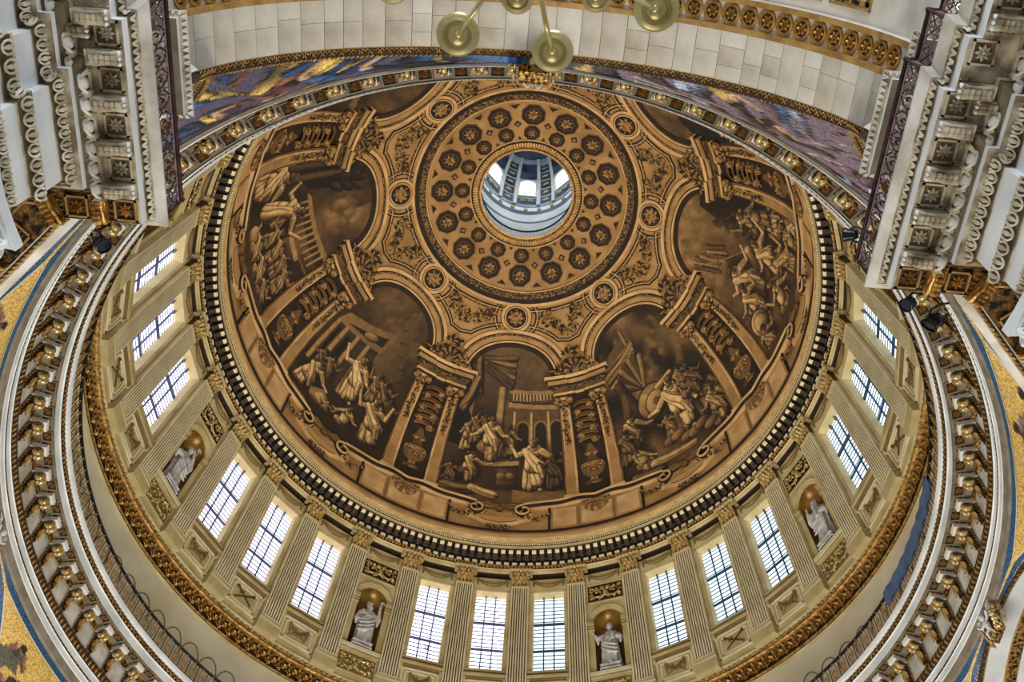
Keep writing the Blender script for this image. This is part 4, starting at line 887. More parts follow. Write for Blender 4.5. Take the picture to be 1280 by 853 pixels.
# blue cloth hung along the right part of the railing
mb = MB(); rows = []
for i in range(40): a = R(-9+21*i/39); rows.append([((15.47-.02*sin(i*1.3+j))*cos(a), (15.47-.02*sin(i*1.3+j))*sin(a), -.62+.17*j) for j in range(5)])
mb.grid(rows); mb.grid([[(p[0]*1.004, p[1]*1.004, p[2]) for p in r_] for r_ in rows]); o = mb.build('blue_cloth', [bluecloth]); o.location = (0, 0, 30.5)
for k_, v_ in (('label', 'plain blue cloth strip tied along the gallery railing at the right'), ('category', 'cloth')): o[k_] = v_

# ================================================================ MOSAIC SPANDRELS AND THE ARCHES
ARC_Y, ARC_Z, ARC_R = 16.85, 18.75, 7.35
class CBrush(Brush):
    def __init__(s, X, Y, seed=0): super().__init__(X, Y, seed); s.C = np.zeros((len(X), 3))
    def tint(s, rgb, fn, *a, **k):
        """draw with the value brush and lay its mark down in one colour"""
        old = s.V.copy(); s.V = np.full_like(old, -9.); fn(*a, **k); m = (s.V > -3).astype(float)[:, None]; v = np.clip(s.V, .05, 1.4)[:, None]; s.C = s.C*(1-m)+np.array(rgb)[None, :]/255*v*m*1.5; s.V = old
def spandrel(c, seed):
    nt, nth = 50, 160; th = np.linspace(c-22.5, c+22.5, nth); t = np.linspace(0, 1, nt); P = np.zeros((nt, nth, 3))
    for j, a in enumerate(th):
        A = c-22.5 if a < c else c+22.5; ph = R(abs(a-A)); lat = ARC_Y*math.tan(ph); z1 = ARC_Z+math.sqrt(max(0, ARC_R**2-lat**2)); r1 = ARC_Y/cos(ph)
        for i, q in enumerate(t):
            r_ = 16.64+(r1-16.64)*(q**1.35); z = 26.08+(z1-26.08)*q; P[i, j] = (r_*cos(R(a)), r_*sin(R(a)), z)
    X = np.repeat(((th-c)*.3)[None, :], nt, 0).ravel(); Y = (P[:, :, 2]-26).ravel(); B = CBrush(X, Y, seed); B.C[:] = np.array((206, 170, 92) if c not in (-67.5, -112.5) else ((128, 110, 128) if c == -67.5 else (88, 80, 104)))/255
    rnd = random.Random(seed); T = B.tint
    if c < 0 and c in (-67.5, -112.5):
        s_ = 1 if c == -67.5 else -1
        skyc, robe, robe2, blu = ((150, 160, 190), (128, 104, 116), (168, 150, 150), (74, 118, 168)) if s_ > 0 else ((54, 82, 128), (136, 80, 66), (88, 74, 96), (44, 92, 148))
        for i in range(60):
            x = rnd.uniform(-6.7, 6.7); yy = -rnd.random()*5.2*(1-(abs(x)/7)**.8)
            cc = rnd.choice((skyc, robe, robe2, blu, robe, [v*.6 for v in robe2], (200, 168, 96), (200, 168, 96)) if i > 12 else (skyc,)); T(cc, B.ell, x, yy, rnd.uniform(.5, 1.3), rnd.uniform(.12, .42), s_*rnd.uniform(.0, .5), .5, .45, .35, rnd.uniform(4, 9))
        for i in range(22):
            x = rnd.uniform(-6, 6); y = -rnd.random()*2.4; T(rnd.choice((robe, robe2, blu, (60, 44, 50))), B.cap, x, y*(1.9-abs(x)/4), x+rnd.uniform(.5, 1.6), y*(1.9-abs(x)/4)-s_*rnd.uniform(.1, .5), .2, .08, .5, .45, .3, 7)
        for i in range(9): x = -6+i*1.4; y = -.35-rnd.random()*1.4; T((196, 160, 130), B.ell, x, y, .2, .16, 0, .6, .4); T((196, 160, 130), B.cap, x, y-.15, x+.7, y-.35, .09, .06, .6, .4)
    else:
        for x, y, sc, col_ in ((-2.6, -1.5, 1.0, (66, 50, 52)), (2.2, -1.9, 1.2, (88, 60, 66)), (0, -3.4, 1.6, (60, 84, 92)), (-4.2, -1.5, .7, (92, 66, 70)), (3.4, -1.3, .7, (90, 56, 66)), (.9, -1.9, .9, (76, 60, 52)), (-1.2, -1.0, .85, (92, 96, 104)), (1.8, -.9, .6, (84, 70, 66))):
            T(col_, B.ell, x, y, .8*sc, .45*sc, rnd.uniform(-1, 1), .55, .5, .3, 7); T(col_, B.ell, x+.3, y-.5, .6*sc, .7*sc, 0, .5, .5, .3, 6)
            T((150, 106, 84), B.ell, x, y+.5*sc, .22*sc, .26*sc, 0, .6, .5); T((46, 28, 26), B.ell, x-.03, y+.64*sc, .26*sc, .17*sc, 0, .6, .4)
            for q in (-1, 1): T((128, 88, 72), B.cap, x+q*.3, y+.2, x+q*rnd.uniform(.6, .9), y+rnd.uniform(-.5, .5), .12, .08, .6, .4)
        T((96, 92, 78), B.poly, [(1.2, -1.2), (1.6, -.8), (3.0, -1.0), (3.1, -1.3)], .6)
    i = np.arange(nt-1)[:, None]*nth+np.arange(nth-1)[None, :]; F = np.stack([i, i+1, i+nth+1, i+nth], 2).reshape(-1, 4)
    me = bpy.data.meshes.new('spandrel_mosaic'); me.from_pydata(P.reshape(-1, 3).tolist(), [], F.tolist()); me.materials.append(mosaic_m); at = me.attributes.new('paint', 'FLOAT_COLOR', 'POINT')
    C_ = np.clip(B.C, 0, 1); C_ = np.where(C_ <= .04045, C_/12.92, ((C_+.055)/1.055)**2.4); at.data.foreach_set('color', np.concatenate([C_, np.ones((len(C_), 1))], 1).ravel().astype(np.float32)); me.polygons.foreach_set('use_smooth', [True]*len(F)); me.update()
    o = link('wall_spandrel', me, kind='structure', label='curved gold mosaic spandrel between two arches, %s' % SPL[c])
    def strip(name, m_, f0, f1, h):
        mb = MB(); rows = []
        for j in range(0, nth, 2):
            col_ = P[:, j]; L_ = np.linalg.norm(col_[-1]-col_[0])+1e-6
            def at_(d): q = min(1, max(0, d/L_)); k = q*(nt-1); a = int(min(nt-2, k)); v = col_[a]*(1-(k-a))+col_[a+1]*(k-a); n_ = math.hypot(v[0], v[1]); return (v[0]*(1-h/n_), v[1]*(1-h/n_), v[2])
            rows.append([at_(f0(L_)), at_(f1(L_))])
        mb.grid(rows, sm=False); mb.build(name, m_, o)
    if c in (-67.5, -112.5):
        strip('blue_border', mos_blue, lambda L_: 0, lambda L_: min(.08, L_*.2), .02); return o
    strip('blue_border', mos_blue, lambda L_: 0, lambda L_: min(.24, L_*.4), .02); strip('white_line', mos_white, lambda L_: min(.24, L_*.4), lambda L_: min(.28, L_*.4), .025)
    strip('blue_border', mos_blue, lambda L_: max(L_-.22, L_*.6), lambda L_: L_, .02); strip('white_line', mos_white, lambda L_: max(L_-.27, L_*.6), lambda L_: max(L_-.22, L_*.6), .025)
    return o
SPL = {-67.5: 'upper right', -112.5: 'upper left', -22.5: 'right, behind the balcony', 22.5: 'lower right', 157.5: 'lower left', -157.5: 'left, behind the balcony', 112.5: 'far left', 67.5: 'far right'}
for c in SPL: spandrel(c, int(c*10)+5000)
AP = lambda a, r_, y: (r_*cos(R(a)), -y, ARC_Z+r_*sin(R(a)))     # near arch frame, arch plane y = -y
def arch_band(mb, prof, mi, a0=6, a1=174, n=84):
    rows = [[AP(a0+(a1-a0)*i/n, r_, y) for i in range(n+1)] for r_, y in prof]; mb.grid(rows, mrow=mi if isinstance(mi, list) else [mi]*len(prof), sm=False)
def archivolt(mb, m2):
    arch_band(mb, [(7.66, 16.78), (7.60, 16.75), (7.42, 16.76), (7.35, 16.82), (7.35, 16.98), (7.35, 17.0)], [1, 0, 0, 0, 1])
    for i in range(158):
        a = 11+i; q = 1 if i % 2 else -1
        m2.tube([AP(a+.36*cos(t)*q, 7.35-.02, 16.91+.055*sin(t)) for t in np.linspace(0, 4.6, 7)], .014, 4)
        m2.leaf([AP(a-.3, 7.36, 16.80), AP(a, 7.42, 16.745), AP(a+.3, 7.52, 16.73)], [.012, .03, .012], (0, 1, -.5), 0, lob=False)
# nearest arch: moulding, ashlar soffit, roundel band, panelled soffit
mb = MB(); m2 = MB(); archivolt(mb, m2)
near = struct('trim_4', mb, [umber, gold_m], 'great stone arch nearest the camera with gilded edge moulding and roundels'); m2.build('arch_leaf_moulding', [gold], near, kind='stuff')
blk = {}
def block(y0, y1, da, v):
    key = (round(y0, 2), round(y1, 2), round(da, 2), v)
    if key not in blk:
        mb = MB(); g = .004; g_a = .06; rows = []
        L_ = lambda a, r_, y: (r_*cos(R(a)), -y, r_*sin(R(a)))
        for y in (y0+g, y1-g): rows.append([L_(90-da/2+g_a+(da-2*g_a)*i/2, ARC_R, y) for i in range(3)])
        top = [[L_(90-da/2+g_a+(da-2*g_a)*i/2, ARC_R+.06, y) for i in range(3)] for y in (y0+g, y1-g)]
        mb.grid([top[0], rows[0], rows[1], top[1]], sm=False); mb.add([top[0][0], rows[0][0], rows[1][0], top[1][0]], [(0, 1, 2, 3)]); mb.add([top[0][2], rows[0][2], rows[1][2], top[1][2]], [(0, 1, 2, 3)])
        blk[key] = mb; me = mb.build('stone_block', [ashlar[v]], near); blk[key] = me.data; bpy.data.objects.remove(me)
    return blk[key]
rb = random.Random(11); a = 3.0
while a < 177:
    da = rb.choice((4.0, 4.6, 5.0, 5.4)); cut = rb.choice(([17.0, 18.14], [17.0, 17.5, 18.14], [17.0, 17.62, 18.14], [17.0, 17.35, 17.8, 18.14], [17.0, 17.75, 18.14]))
    for y0, y1 in zip(cut[:-1], cut[1:]):
        o = link('stone_block', block(y0, y1, da, rb.randrange(4)), near, loc=(0, 0, ARC_Z+rb.uniform(-.006, .006))); o.rotation_euler = (0, R(90-(a+da/2)), 0)
    a += da
mb = MB(); arch_band(mb, [(7.41, 16.98), (7.41, 18.2)], 1); arch_band(mb, [(7.35, 18.14), (7.35, 18.26), (7.46, 18.27), (7.46, 18.78), (7.35, 18.79), (7.35, 18.92), (7.42, 18.95), (7.42, 20.6), (7.2, 20.6), (7.2, 21.4), (7.5, 21.4)], [0, 0, 1, 0, 0, 1, 1, 1, 1, 1])
soff = mb.build('arch_soffit', [gold_m, ashlar[2]], near)
mb = MB(); L_ = lambda x, y, h: (x, -18.525-y, 7.46-h)
for r0, r1, h in ((.255, .21, .05), (.205, .175, .03)): mb.grid([[L_(r_*.93*cos(t), r_*sin(t), hh) for t in np.linspace(0, 2*PI, 21)] for r_, hh in ((r0, 0), (r0, h), (r1, h), (r1, 0))], mi=0, sm=False)
mb.prism([(.17*cos(t), .18*sin(t)) for t in np.linspace(0, 2*PI, 17)[:-1]], L_, 0, .006, 1)
ro = mb.build('roundel', [gold, black], near); m3 = MB(); rosette(m3, L_, .16, 6, .01); m3.build('rosette', [gold], ro); n_ = 0
for k in range(41):
    a_ = 90+(k-20)*3.75; o = ro if k == 0 else inst(ro, near); o.location = (0, 0, ARC_Z); o.rotation_euler = (0, R(90-a_), 0)
mb = MB(); L2 = lambda x, y, h: (x, -19.75-y, 7.42-h)
for W0, H0, wd, h, mi in ((.62, .55, .05, .05, 0), (.54, .47, .10, .03, 1)):
    for x0, x1, y0, y1 in ((-W0, W0, -H0, -H0+wd), (-W0, W0, H0-wd, H0), (-W0, -W0+wd, -H0, H0), (W0-wd, W0, -H0, H0)): mb.prism([(x0, y0), (x1, y0), (x1, y1), (x0, y1)], L2, 0, h, mi)
fr = mb.build('gilded_panel_frame', [gold_m, gilt], near)
for k in range(12): a_ = 90+(k-5.5)*11.3; o = fr if k == 0 else inst(fr, near); o.location = (0, 0, ARC_Z); o.rotation_euler = (0, R(90-a_), 0)
# the other arches
LABA = {0: 'right', 180: 'left', -45: 'right corner', -135: 'left corner'}
for i, (c, l) in enumerate(LABA.items()):
    mb = MB(); m2 = MB(); T_ = rz(R(c+90)); mb.T = T_; m2.T = T_; archivolt(mb, m2)
    arch_band(mb, [(7.41, 16.98), (7.41, 17.7), (7.34, 17.72), (7.34, 18.1), (7.41, 18.12), (7.41, 21)], [2, 1, 3, 1, 2])
    o = struct('trim_%d' % (5+i), mb, [umber, gold_m, marble_plain, gilt], 'gilded arch edge and soffit at the %s of the crossing' % l); m2.build('arch_leaf_moulding', [gold], o, kind='stuff')
# carved keystones
def keystone(ang, label, small=False):
    o = thing('keystone', label, 'keystone', (0, 0, 0), R(ang)); T_ = lambda u, w_, z: (16.70-w_, u, z)   # frame at angle 0
    mb = MB(); prf = [(.02, 26.02), (.22, 26.05), (.34, 25.92), (.24, 25.72), (.22, 25.5), (.34, 25.3), (.26, 25.12), (.02, 25.10)]
    n = len(prf); mb.add([T_(s_*(.42-.01*i), w_, z) for s_ in (-1, 1) for i, (w_, z) in enumerate(prf)], [(i, i+1, n+i+1, n+i) for i in range(n-1)]+[list(range(n)), list(range(n, 2*n))[::-1]]); mb.build('block', [gilt], o)
    mb = MB()
    for s_ in (-1, 1):
        mb.tube([T_(s_*.50, .16+.17*(1-t/9)*cos(t), 25.86+.17*(1-t/9)*sin(t)) for t in np.linspace(-1, 7, 18)], .035, 6); mb.tube([T_(s_*.5, .22+.07*sin(t*2), 25.8-.22*t) for t in np.linspace(0, 3.3, 9)], .045, 6)
        for j in range(6): mb.leaf([T_(s_*(.40-.02*j), .28, 25.9-.14*j), T_(s_*(.5-.03*j), .36, 25.86-.14*j), T_(s_*(.62-.04*j), .24, 25.76-.14*j)], [.04, .09, .03], (-1, 0, 0), 0)
        mb.tube([T_(s_*.62, .06, 26.0), T_(s_*.66, .10, 25.6), T_(s_*.58, .06, 25.15)], [.05, .07, .04], 6)
    for j in range(5): mb.leaf([T_(-.3+.15*j, .20, 25.25), T_(-.3+.15*j, .34, 25.12), T_(-.3+.15*j, .30, 25.02)], [.04, .08, .03], (-1, 0, 0), 0)
    mb.build('scroll', [gold_b], o)
    mb = MB(); mb.blob(T_(0, .42, 25.86), (.12, .12, .145), 10); mb.tube([T_(0, .32, 25.76), T_(0, .36, 25.6), T_(0, .32, 25.4)], [.08, .13, .09], 8)
    for s_ in (-1, 1):
        mb.tube([T_(s_*.09, .36, 25.68), T_(s_*.26, .42, 25.6), T_(s_*.40, .46, 25.78)], [.05, .04, .03], 6); mb.tube([T_(s_*.05, .32, 25.4), T_(s_*.14, .42, 25.28), T_(s_*.18, .36, 25.08)], [.06, .05, .03], 6)
        for j in range(5): mb.leaf([T_(s_*.06, .28, 25.72), T_(s_*(.26+.04*j), .34, 25.7+.09*j), T_(s_*(.46+.03*j), .28, 25.66+.12*j)], [.02, .055, .02], (-1, 0, 0), 0)
    mb.build('cherub', [statue_m], o); return o
keystone(-90, 'gilded keystone with white cherub at the top of the nearest arch')
keystone(0, 'gilded scrolled keystone with white cherub at the lower right edge'); keystone(180, 'gilded keystone at the far left edge beside the cornice ring')

# ================================================================ CORNER BALCONIES: marble entablatures, imposts, iron railings
PATH = [(6.80, -26), (6.80, -19.88), (6.60, -19.88), (6.60, -19.03), (6.43, -19.03), (6.43, -15.03), (8.06, -15.03), (15.03, -8.06), (15.03, -4)]
def offs(path, d):
    out = []; n = len(path)
    for i in range(n):
        ns = []
        for a, b in ((i-1, i), (i, i+1)):
            if a < 0 or b >= n: continue
            dx, dy = path[b][0]-path[a][0], path[b][1]-path[a][1]; l = math.hypot(dx, dy); ns.append((dy/l, -dx/l))
        if len(ns) == 1: nx, ny = ns[0]
        else: sx, sy = ns[0][0]+ns[1][0], ns[0][1]+ns[1][1]; k = 2/(sx*sx+sy*sy); nx, ny = sx*k, sy*k
        out.append((path[i][0]+nx*d, path[i][1]+ny*d))
    return out
def sweep(mb, path, prof, mfn):
    lines = [[(x, y, z) for x, y in offs(path, d)] for d, z in prof]
    for j in range(len(prof)-1):
        for i in range(len(path)-1): mb.add([lines[j][i], lines[j][i+1], lines[j+1][i+1], lines[j+1][i]], [(0, 1, 2, 3)], mfn(i, j))
EPROF = [(1.6, 17.06), (0, 17.06), (0, 17.0), (.05, 16.93), (.13, 16.84), (.17, 16.82), (.23, 16.70), (.24, 16.66), (.24, 16.42), (.80, 16.42), (.80, 16.30), (.83, 16.28), (.86, 16.16), (.98, 16.06), (.98, 15.92), (1.08, 15.90), (1.10, 15.86), (1.20, 15.68), (1.21, 15.66), (1.21, 14.98),
         (1.12, 14.94), (1.13, 14.88), (1.24, 14.68), (1.26, 14.66), (1.26, 14.24), (1.27, 14.20), (1.34, 14.05), (1.36, 14.03), (1.36, 13.68), (2.2, 13.68)]
# materials: 0 tan, 1 plain white, 2 pale marble, 3 gilded ground, 4 gold
def em(i, j):
    near_ = i <= 4
    if j in (7, 12+1, 18, 23, 27): return 1
    if j in (1, 2, 3): return 2
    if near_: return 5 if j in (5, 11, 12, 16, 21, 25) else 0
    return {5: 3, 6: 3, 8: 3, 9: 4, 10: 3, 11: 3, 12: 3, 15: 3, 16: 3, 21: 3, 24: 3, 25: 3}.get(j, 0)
marble_dark = mat('dark_ground_marble', '4a3f2c', '6b5e45', 3, .7)  # darker marble behind carved mouldings for contrast; dirt in the coffers
carved = mat('carved_marble', '978a70', 'd2c8b4', 5, .5)
balc = {}
def corner(side):
    F_ = (lambda p: (p[0]*side, p[1], p[2])); nm = 'right' if side > 0 else 'left'
    mb = MB(); mb.T = F_; sweep(mb, PATH, EPROF, em)
    o = struct('trim_%d' % (9 if side > 0 else 10), mb, [marble_tan, marble_plain, marble, gilt_d, gold_m, marble_dark], 'carved marble entablature of the upper %s corner balcony' % nm)
    def add(name, build, mats, par=o, **kw): m_ = MB(); m_.T = F_; build(m_); return m_.build(name, mats, par, **kw)
    # egg and dart, one egg at a time
    def egg(m_, y, xo=0): 
        m_.blob((7.30+xo, y, 16.16), (.085, .125, .125), 10, 1)
        m_.tube([(7.25+xo+.05*(1-cos(t)), y+.165*cos(t)*(1 if abs(cos(t)) < .95 else 1), 16.25-.20*sin(t)) for t in np.linspace(-.3, PI+.3, 11)], .034, 5, 1, cap=False)
        for s_ in (-1, 1): m_.leaf([(7.20+xo, y+s_*.17, 16.30), (7.22+xo, y+s_*.2, 16.2), (7.30+xo, y+s_*.12, 16.04)], [.03, .05, .02], (-1, 0, -.6), 0, lob=False)
        m_.leaf([(7.26+xo, y+.185, 16.27), (7.28+xo, y+.185, 16.18), (7.36+xo, y+.185, 16.08)], [.035, .02, .01], (-1, 0, -.6), 0, lob=False)
    y = -15.95
    while y > -17.85: add('egg_and_dart', lambda m_: egg(m_, y), [marble_tan, marble]); y -= .365
    y = -18.05
    while y > -18.75: add('egg_and_dart', lambda m_: egg(m_, y, .17), [marble_tan, marble]); y -= .365
    y = -18.95
    while y > -23: add('egg_and_dart', lambda m_: egg(m_, y, .37), [marble_tan, marble]); y -= .365
    # modillions and coffers
    def modil(m_, x, y, dx=-1, dy=0, mi=0):
        px, py = -dy, dx; Q = lambda a, b, z: (x+dx*a+px*b, y+dy*a+py*b, z)
        v = [Q(a, b, z) for b in (-.13, .13) for a, z in ((-.28, 16.41), (.28, 16.41), (.28, 16.36), (-.28, 16.2))]; m_.add(v, [(0, 1, 2, 3), (4, 5, 6, 7), (2, 3, 7, 6), (1, 2, 6, 5), (0, 3, 7, 4)], mi)
        for b in (-.07, .07): m_.tube([Q(-.22, b, 16.24), Q(-.05, b, 16.20), Q(.1, b, 16.26), Q(.2, b, 16.28), Q(.27, b, 16.34)], [.07, .055, .04, .06, .05], 6, mi)
        for k in range(5): m_.leaf([Q(-.24+.09*k, 0, 16.2), Q(-.17+.09*k, 0, 16.12), Q(-.1+.09*k, 0, 16.18)], [.05, .11, .05], (0, 0, -1), mi)
        for b in (-.09, 0, .09): m_.blob(Q(.25, b, 16.3), (.045, .045, .05), 6, mi+1)
        for k in range(6):
            for b in (-.165, .165): m_.blob(Q(-.25+.1*k, b, 16.40), (.035, .025, .03), 4, mi)
    def coff(m_, x, y, a=0):
        f = lambda u, v, h: (x+u*cos(a)-v*sin(a), y+u*sin(a)+v*cos(a), 16.41-h)
        for x0, x1, y0, y1 in ((-.2, .2, -.2, -.165), (-.2, .2, .165, .2), (-.2, -.165, -.2, .2), (.165, .2, -.2, .2)): m_.prism([(x0, y0), (x1, y0), (x1, y1), (x0, y1)], f, 0, .045, 0)
        m_.prism([(-.165, -.165), (.165, -.165), (.165, .165), (-.165, .165)], f, 0, .004, 1)
    def cof(x, y, gl, a=0):
        c_ = add('rosette_coffer', lambda m_: coff(m_, x, y, a), [gold_m if gl else marble_tan, umber if gl else marble_dark])
        add('rosette', lambda m_: rosette(m_, lambda u, v, h: (x+u, y+v, 16.40-h), .145, 8, .01), [gold if gl else marble_tan], c_)
    def mod(x, y, gl, dx=-1, dy=0): add('modillion', lambda m_: modil(m_, x, y, dx, dy), [gold, gold_b] if gl else [marble_tan, marble_plain])
    for y in (-16.29, -17.05, -17.81, -18.57): cof(6.92, y, False)
    for y in (-15.90, -16.67, -17.43, -18.19): mod(6.97, y, False)
    cof(7.10, -19.42, False); mod(7.12, -18.92+.1, False); mod(7.46, -18.6, False)
    for k in range(4): cof(7.32, -20.3-.76*k, False); mod(7.34, -19.9-.76*k, False)
    cof(6.92, -15.52, True); mod(7.35, -15.55, True, 0, 1); cof(7.78, -15.52, True); mod(8.22, -15.42, True, -.383, .924)
    s2 = math.sqrt(.5)
    for k in range(9):
        d = .75+.76*k; bx_, by_ = 8.06+s2*d+.37, -15.03+s2*d-.37+0.0
        (cof(bx_+.0, by_, True, PI/4) if k % 2 == 0 else mod(bx_, by_, True, -s2, s2))
    # leaf mouldings as stuff
    def leaves(m_):
        pth = offs(PATH, .20)
        for i in range(len(pth)-1):
            (x0, y0), (x1, y1) = pth[i], pth[i+1]; l = math.hypot(x1-x0, y1-y0); n = max(1, int(l/.13)); tx, ty = (x1-x0)/l, (y1-y0)/l; nx, ny = -ty, tx; mi = 0 if i <= 4 else 1
            for k in range(n):
                q = (k+.5)*l/n; bx, by = x0+tx*q, y0+ty*q
                for s_ in (-1, 1): m_.leaf([(bx+nx*.05+s_*tx*.055, by+ny*.05+s_*ty*.055, 16.80), (bx+nx*.04+s_*tx*.03, by+ny*.04+s_*ty*.03, 16.75), (bx+nx*.0, by+ny*.0, 16.68)], [.02, .028, .02], (nx, ny, -.6), mi, lob=False)
        for dd, za, zb, st_, w_ in ((1.13, 15.88, 15.68, .19, .075), (1.16, 14.88, 14.68, .24, .09), (1.29, 14.20, 14.05, .18, .07)):
            pth = offs(PATH, dd)
            for i in range(len(pth)-1):
                (x0, y0), (x1, y1) = pth[i], pth[i+1]; l = math.hypot(x1-x0, y1-y0); n = max(1, int(l/st_)); tx, ty = (x1-x0)/l, (y1-y0)/l; nx, ny = -ty, tx; mi = 0 if i <= 4 else 1
                for k in range(n):
                    q = (k+.5)*l/n; bx, by = x0+tx*q, y0+ty*q
                    m_.tube([(bx+nx*(.045-.05*sin(t))+tx*w_*1.15*cos(t), by+ny*(.045-.05*sin(t))+ty*w_*1.15*cos(t), (za+zb)/2-.01+(za-zb)*.52*-sin(t)) for t in np.linspace(-.7, PI+.7, 9)], .022, 4, mi, cap=False)
                    m_.leaf([(bx+nx*.08, by+ny*.08, za), (bx+nx*.05, by+ny*.05, (za+zb)/2), (bx, by, zb)], [.02, .042, .015], (nx, ny, -.3), mi, lob=False)
    add('leaf_moulding', leaves, [carved, gold], kind='stuff')
    # capital of the corner pilaster under the entablature
    def capt(m_):
        def ab(s0, z0, z1, mi):
            pts = []
            cx, cy, h = 8.42, -16.96, 1.06*s0
            for (ax, ay), (bx, by) in (((-1, -1), (1, -1)), ((1, -1), (1, 1)), ((1, 1), (-1, 1)), ((-1, 1), (-1, -1))):
                for t in np.linspace(0, 1, 7)[:-1]: k = .16*sin(PI*t); mx, my = (ax+bx)/2, (ay+by)/2; pts.append((cx+h*(ax+(bx-ax)*t-mx*k), cy+h*(ay+(by-ay)*t-my*k)))
            m_.prism(pts, lambda a, b, z: (a, b, z), z1, z0, mi)
        ab(1.0, 13.42, 13.66, 0); ab(.95, 13.34, 13.44, 0)
        for cx, cy in ((7.5, -16.05), (7.5, -17.87), (9.3, -16.05)):
            for ax in ('x', 'y'):
                m_.tube([(cx+(.02 if ax == 'x' else .16*(1-t/8)*cos(t)), cy+(.16*(1-t/8)*cos(t) if ax == 'x' else -.02), 13.2+.16*(1-t/8)*sin(t)) for t in np.linspace(0, 7, 15)], .05, 6)
        for r0 in range(2):
            for k in range(5):
                for fx in (0, 1):
                    u = -.62+.31*k+.1*r0; b = (7.72, -16.96+u) if fx == 0 else (8.42+u, -16.26); d = (-1, 0) if fx == 0 else (0, 1)
                    m_.leaf([(b[0]+d[0]*w_, b[1]+d[1]*w_, 12.3+.42*r0+z) for w_, z in ((.02, 0), (.06, .25), (.13, .42), (.24, .5), (.27, .42))], [.1, .15, .15, .12, .04], (d[0], d[1], 0), 0, th=.5)
        m_.box(7.76, 9.1, -17.6, -16.3, 9, 13.4)
    add('pilaster_capital', capt, [marble_plain])
    # impost under the near arch
    IP = [(7.35, -26), (7.35, -19.24), (7.0, -19.24), (7.0, -18.48), (6.64, -18.48), (6.64, -16.44), (9.2, -16.44)]
    IPROF = [(.7, 19.44), (0, 19.44), (0, 19.40), (.09, 19.26), (.10, 19.22), (.10, 19.12), (.36, 19.10), (.38, 19.04), (.48, 18.92), (.50, 18.80), (.52, 18.70), (.60, 18.62), (.62, 18.40), (.70, 18.36), (.71, 17.0)]
    mb = MB(); mb.T = F_; sweep(mb, IP, IPROF, lambda i, j: {1: 1, 2: 0, 4: 1, 5: 2, 13: 1}.get(j, 0))
    ip = struct('trim_%d' % (11 if side > 0 else 12), mb, [marble_tan, marble_plain, marble_grey], 'carved impost moulding under the nearest arch, upper %s' % nm)
    def dent(m_):
        pth = offs(IP, .40)
        for i in range(len(pth)-2):
            (x0, y0), (x1, y1) = pth[i], pth[i+1]; l = abs(y1-y0)
            if l < .3: continue
            n = int(l/.115)
            for k in range(n): y_ = y0+(y1-y0)*(k+.5)/n; m_.box(x0-.06, x0+.05, y_-.038, y_+.038, 18.93, 19.08)
    add('dentil_row', dent, [marble], ip, kind='stuff')
    def lf(m_):
        pth = offs(IP, .04)
        for i in range(len(pth)-1):
            (x0, y0), (x1, y1) = pth[i], pth[i+1]; l = math.hypot(x1-x0, y1-y0); n = max(1, int(l/.12)); tx, ty = (x1-x0)/l, (y1-y0)/l; nx, ny = -ty, tx
            for k in range(n): q = (k+.5)*l/n; bx, by = x0+tx*q, y0+ty*q; m_.leaf([(bx+nx*.02, by+ny*.02, 19.38), (bx+nx*.05, by+ny*.05, 19.33), (bx-nx*.03, by-ny*.03, 19.27)], [.02, .05, .015], (nx, ny, -.6), 0, lob=False)
    add('leaf_edge', lf, [marble], ip, kind='stuff')
    # iron railing on the balcony edge
    rl = thing('balcony_railing', 'dark red iron railing on the upper %s marble balcony' % nm, 'railing', (0, 0, 0))
    RP = [(6.80+.12, -24), (6.92, -19.78), (6.72, -19.78), (6.72, -18.93), (6.55, -18.93), (6.55, -15.15), (8.11, -15.15), (14.9, -8.36)]
    def rr(z, r_): 
        def f(m_):
            for a, b in zip(RP[:-1], RP[1:]): m_.tube([(a[0], a[1], z), (b[0], b[1], z)], r_, 6)
        return f
    add('top_rail', rr(18.12, .045), [iron], rl); add('bottom_rail', rr(17.16, .03), [iron_l], rl); add('middle_rail', rr(17.96, .02), [iron_l], rl)
    def post(x, y, d): return lambda m_: (m_.tube([(x, y, 17.06), (x, y, 18.12)], .032, 6), m_.blob((x, y, 18.16), .06, 6))
    def panel(a, b, kind):
        def f(m_):
            Q = lambda t, z: (a[0]+(b[0]-a[0])*t, a[1]+(b[1]-a[1])*t, z)
            if kind:
                for q in range(2):
                    for s_ in (-1, 1): m_.tube([Q(.5+s_*.24*(1-t/9)*cos(t)-s_*.05, 17.36+.42*q+.2*(1-t/9)*sin(t)) for t in np.linspace(0, 8, 16)], .017, 4, 1); m_.tube([Q(.5, 17.16), Q(.5+s_*.45, 17.56), Q(.5, 17.96)], .017, 4, 1)
                m_.tube([Q(0, 17.16), Q(1, 17.96)], .015, 4); m_.tube([Q(1, 17.16), Q(0, 17.96)], .015, 4)
            else:
                m_.tube([Q(.5, 17.16), Q(.5, 17.96)], .02, 4, 1); m_.blob(Q(.5, 17.56), .055, 6, 0)
                for s_ in (-1, 1):
                    m_.tube([Q(.5+s_*(.05+.38*sin(t)), 17.2+.74*t/PI) for t in np.linspace(0, PI, 8)], .02, 4, 0); m_.tube([Q(.5+s_*.2*cos(t), 17.3+.1*sin(t)) for t in np.linspace(0, 5, 7)], .016, 4, 1); m_.tube([Q(.5+s_*.2*cos(t), 17.84+.1*sin(t)) for t in np.linspace(0, 5, 7)], .016, 4, 1)
                m_.blob(Q(.0, 17.56), .04, 6, 1)
        return f
